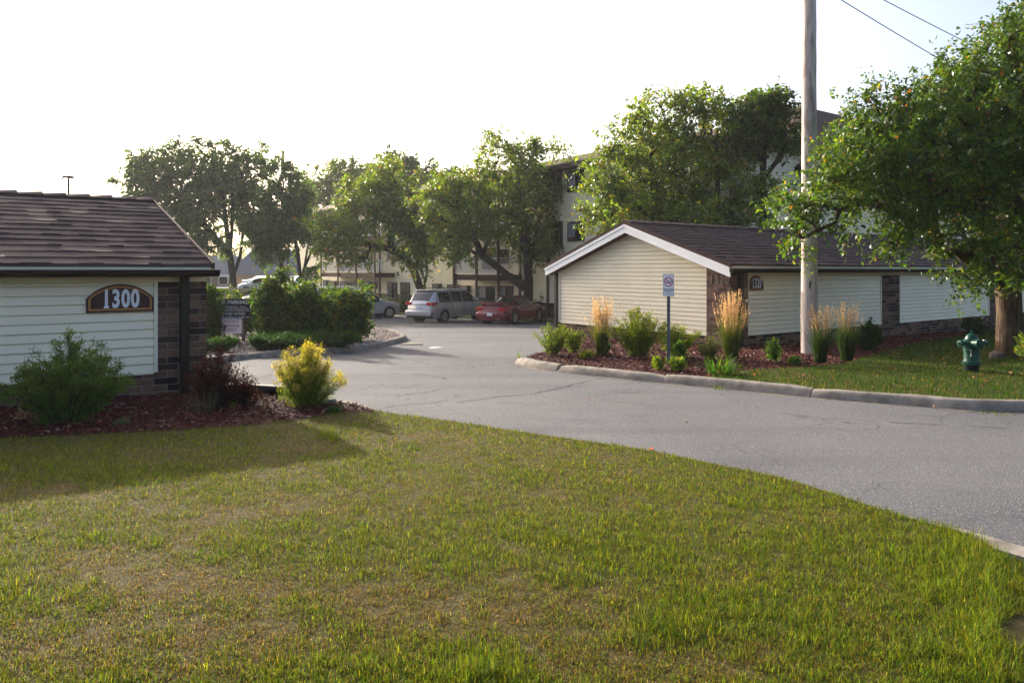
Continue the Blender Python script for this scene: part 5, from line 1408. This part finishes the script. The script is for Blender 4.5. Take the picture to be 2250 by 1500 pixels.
def lawn_grass(n_try, seed):
    rng = np.random.default_rng(seed)
    # denser towards the eye: depth drawn from a 1/D law, sideways even over a wide wedge
    Dm, DM = 2.2, 12.5
    D = Dm * (DM/Dm) ** (rng.random(n_try) ** .92)
    x = rng.uniform(-1.02, 1.05, n_try) * D * .80
    k = pip(x, D, LAWN)
    x, D = x[k], D[k]
    z = g(x, D) + .12
    u, v = uvmap(x, D, z)
    n1 = fbm(x, D, 1.5, 3); n2 = fbm(x, D, 6.5, 9); n3 = fbm(x, D, 15, 21)
    dry = np.clip(.32 + 1.0*(n1-.5) + 1.0*(n2-.5) + .80*field(u, v, DRY_UV) - .8*field(u, v, LUSH_UV), .04, .97)
    lush = np.clip(field(u, v, LUSH_UV) + .6*(n2-.5) + .5*(.5-n1), 0, 1)
    kk = rng.random(len(x)) < np.clip(.85 + 1.6*(n3-.40), .5, 1)
    x, D, z, u, v, n1, n2, n3, dry, lush = [q_[kk] for q_ in (x, D, z, u, v, n1, n2, n3, dry, lush)]
    n = len(x)
    is_dry = rng.random(n) < dry * .92 + .08
    far = np.clip(D/6, .8, 1.6)
    hgt = np.where(is_dry, rng.uniform(.014, .042, n), rng.uniform(.018, .043, n)*(1 + .5*lush)) * np.clip(1.1 - .45*dry, .6, 1.1) * np.clip(.5 + 1.0*n3, .6, 1.4)
    tall = (~is_dry) & (rng.random(n) < .02 + .07*lush); hgt = np.where(tall, hgt*1.5, hgt)
    edge = (field(u, v, [(2140,1240,70,70,1),(2190,1430,60,90,1),(725,962,30,9,.8),(1050,1490,70,25,.5)]) > .35) & (rng.random(n) < .5)
    hgt = np.where(edge & ~is_dry, rng.uniform(.05, .11, n), hgt)
    # bald patch of old asphalt at the right picture edge
    bald = ((u-2265)/75)**2 + ((v-1392)/42)**2 < 1
    keep = ~bald
    lean = np.where(is_dry, np.abs(rng.normal(1.0, .42, n)), np.abs(rng.normal(.62, .42, n)))
    az = rng.uniform(0, 6.28, n) + 0
    wdt = rng.uniform(.0022, .0042, n)*far*np.where(is_dry, .9, 1.1)
    B = np.stack([x, D, z - .004], 1)
    sel = np.where(keep)[0]
    V, F = blades(rng, B[sel], hgt[sel], lean[sel], az[sel], wdt[sel], .8)
    col = np.where(is_dry[:, None], pick(rng, DRYP, n, .36), pick(rng, GRN, n, .36)*1.1)
    mixk = (rng.random(n) < .22)[:, None] & ~is_dry[:, None]
    col = np.where(mixk, col*.5 + .5*pick(rng, DRYP, n, .2), col)
    lushc = (lush > .6)[:, None] & ~is_dry[:, None]
    col = np.where(lushc, col*1.08, col)
    o = np_mesh("grass", V, F, M["blade"], None, np.repeat(col[sel], 6, 0)); o["kind"] = "stuff"
    return len(sel)
lawn_grass(820000, 1)
def far_grass(poly, n_try, seed, dens_fn=None, off=.10):
    rng = np.random.default_rng(seed)
    px = [p[0] for p in poly]; py = [p[1] for p in poly]
    x = rng.uniform(max(min(px), 2), min(max(px), 24), n_try); y = rng.uniform(min(py), min(max(py), 28), n_try)
    k = pip(x, y, poly) & (rng.random(n_try) < np.clip((11.5/np.maximum(y, 8))**1.6, 0, 1)); x, y = x[k], y[k]; n = len(x)
    z = g(x, y) + off - .004
    n2 = fbm(x, y, 2.0, 7); dry = rng.random(n) < np.clip(.10 + .5*(n2-.5), .02, .6)
    V, F = blades(rng, np.stack([x, y, z], 1), rng.uniform(.035, .075, n), np.abs(rng.normal(.45, .3, n)), rng.uniform(0, 6.28, n), rng.uniform(.006, .010, n)*np.clip(y/12, .9, 1.6), .8)
    col = np.where(dry[:, None], pick(rng, DRYP, n), pick(rng, [((.024,.062,.006),4),((.038,.078,.008),3),((.017,.048,.006),3)], n))  # lowered greens put the right lawn's shade into the blade colour
    o = np_mesh("grass", V, F, M["blade"], None, np.repeat(col, 6, 0)); o["kind"] = "stuff"
far_grass(LAWN2, 420000, 2)
def chips(poly, n_try, seed, off, xr, yr, size, name="mulch_chips"):
    rng = np.random.default_rng(seed)
    x = rng.uniform(*xr, n_try); y = rng.uniform(*yr, n_try); k = pip(x, y, poly); x, y = x[k], y[k]; n = len(x)
    B = np.stack([x, y, g(x, y) + off + rng.uniform(.0, .018, n)], 1)
    d = rng.normal(size=(n, 3)) * np.array([1, 1, .28])
    V, F = leaf_quads(rng, B, d, rng.uniform(.35, 1.3, n)*size, .30, .03)
    col = pick(rng, [((.095,.022,.016),5),((.14,.036,.024),4),((.055,.016,.012),4),((.20,.085,.06),1.6),((.34,.22,.17),.7)], n, .3)
    o = np_mesh(name, V, F, M["chip"], None, np.repeat(col, 4, 0)); o["kind"] = "stuff"
chips(MULCH1, 60000, 3, .126, (-10,-1), (5.5,11.8), .055)
chips(BED2, 90000, 4, .097, (0,16), (12,26), .075)
def gravel(poly, n_try, seed):
    rng = np.random.default_rng(seed)
    px = [p[0] for p in poly]; py = [p[1] for p in poly]
    x = rng.uniform(min(px), max(px), n_try); y = rng.uniform(min(py), max(py), n_try); k = pip(x, y, poly); x, y = x[k], y[k]; n = len(x)
    c = np.array([[1,0,0],[-1,0,0],[0,1,0],[0,-1,0],[0,0,1],[0,0,-1]], float)
    r = rng.uniform(.02, .055, n)[:, None, None] * rng.uniform(.6, 1.2, (n, 1, 3))
    V = c[None]*r; a = rng.uniform(0, 6.28, n)[:, None]; vx = V[:,:,0]*np.cos(a) - V[:,:,1]*np.sin(a); vy = V[:,:,0]*np.sin(a) + V[:,:,1]*np.cos(a)
    V = np.stack([vx + x[:, None], vy + y[:, None], V[:,:,2] + (g(x, y) + .105)[:, None]], 2).reshape(-1, 3)
    f = np.array([[0,2,4],[2,1,4],[1,3,4],[3,0,4],[2,0,5],[1,2,5],[3,1,5],[0,3,5]])
    F = (np.arange(n)[:, None, None]*6 + f[None]).reshape(-1, 3)
    col = pick(rng, [((.30,.25,.22),4),((.42,.37,.34),2),((.20,.15,.13),3),((.36,.22,.15),1.5)], n, .2)
    o = np_mesh("gravel", V, F, M["chip"], None, np.repeat(col, 6, 0)); o["kind"] = "stuff"
gravel(ISLAND, 14000, 5)
# fallen leaves and grit along the right kerb and on the lawns
rng = np.random.default_rng(12)
pts = []
for i in range(150):
    j = rng.integers(0, len(kerb_rs)-1); a = np.array(kerb_rs[j]); b = np.array(kerb_rs[j+1]); p = a + (b-a)*rng.random()
    if p[0] > 12: continue
    nr = np.array([(b-a)[1], -(b-a)[0]]); nr /= np.linalg.norm(nr); q = p + nr*abs(rng.normal(.03, .10)) ; pts.append((q[0], q[1], float(g(q[0], q[1])) + .012))
for u, v, n, s in ((1790,858,34,.10),(1780,862,24,.16),(1590,848,8,.12),(1240,790,6,.2),(2030,888,8,.1)):
    c = GP(u, v, .02)
    for i in range(n): pts.append((c.x + rng.normal(0, s), c.y + rng.normal(0, s*.7) - .05, float(g(c.x, c.y)) + .015 + abs(rng.normal(0, .02))))
for i in range(160):
    x, y = rng.uniform(3, 15), rng.uniform(10.5, 18)
    if pip(np.array([x]), np.array([y]), LAWN2)[0]: pts.append((x, y, float(g(x, y)) + .19))
for i in range(60):
    x, y = rng.uniform(-4, 8), rng.uniform(7, 30); pts.append((x, y, float(g(x, y)) + .008))
pts = np.array(pts); n = len(pts)
V, F = leaf_quads(rng, pts, rng.normal(size=(n,3))*np.array([1,1,.2]), rng.uniform(.03,.075,n), .6)
o = np_mesh("fallen_leaves", V, F, M["straw"], None, np.repeat(pick(rng, [((.30,.10,.03),3),((.34,.19,.08),3),((.22,.12,.06),3),((.14,.13,.03),2)], n), 4, 0)); o["kind"] = "stuff"

KW = "weeds in the right kerb gutter"
for lab, u, v, w, h, n, sd in (("flat weed in the gutter below the sign post",1500,840,.5,.06,40,1),("spread out gutter weed right of the sign post",1585,853,.6,.10,50,2),("small weed in the kerb joint nearest the plume grass",1617,846,.2,.18,26,3),("dry weed at the tip of the right kerb",1150,800,.45,.10,30,4),("weed in the broken kerb joint below the utility pole",1800,866,.3,.18,30,5),("long low weed in the gutter at the right edge",2180,906,1.0,.05,60,6),("upright sprout behind the kerb tip",1142,792,.10,.34,14,7)):
    tuft(lab, GP(u, v, .005), w, h, n, FRESH if sd != 4 else DRYP, 200+sd, KW, .9 if h < .12 else .4, (.008,.014))
# ------------------------------------------------------------------ pale summer air
mb = MB(); mb.box(-62, 82, -11, 140, -3.6, 13.2)
hz = mb.build("haze", None); hz["kind"] = "stuff"
hm = bpy.data.materials.new("haze_air"); hm.use_nodes = True
ht = hm.node_tree; ht.nodes.clear()
ho = ht.nodes.new("ShaderNodeOutputMaterial"); hv = ht.nodes.new("ShaderNodeVolumePrincipled")
hv.inputs["Color"].default_value = (.95, .97, 1, 1); hv.inputs["Density"].default_value = .00026; hv.inputs["Anisotropy"].default_value = .35
ht.links.new(hv.outputs[0], ho.inputs["Volume"]); hz.data.materials.append(hm)
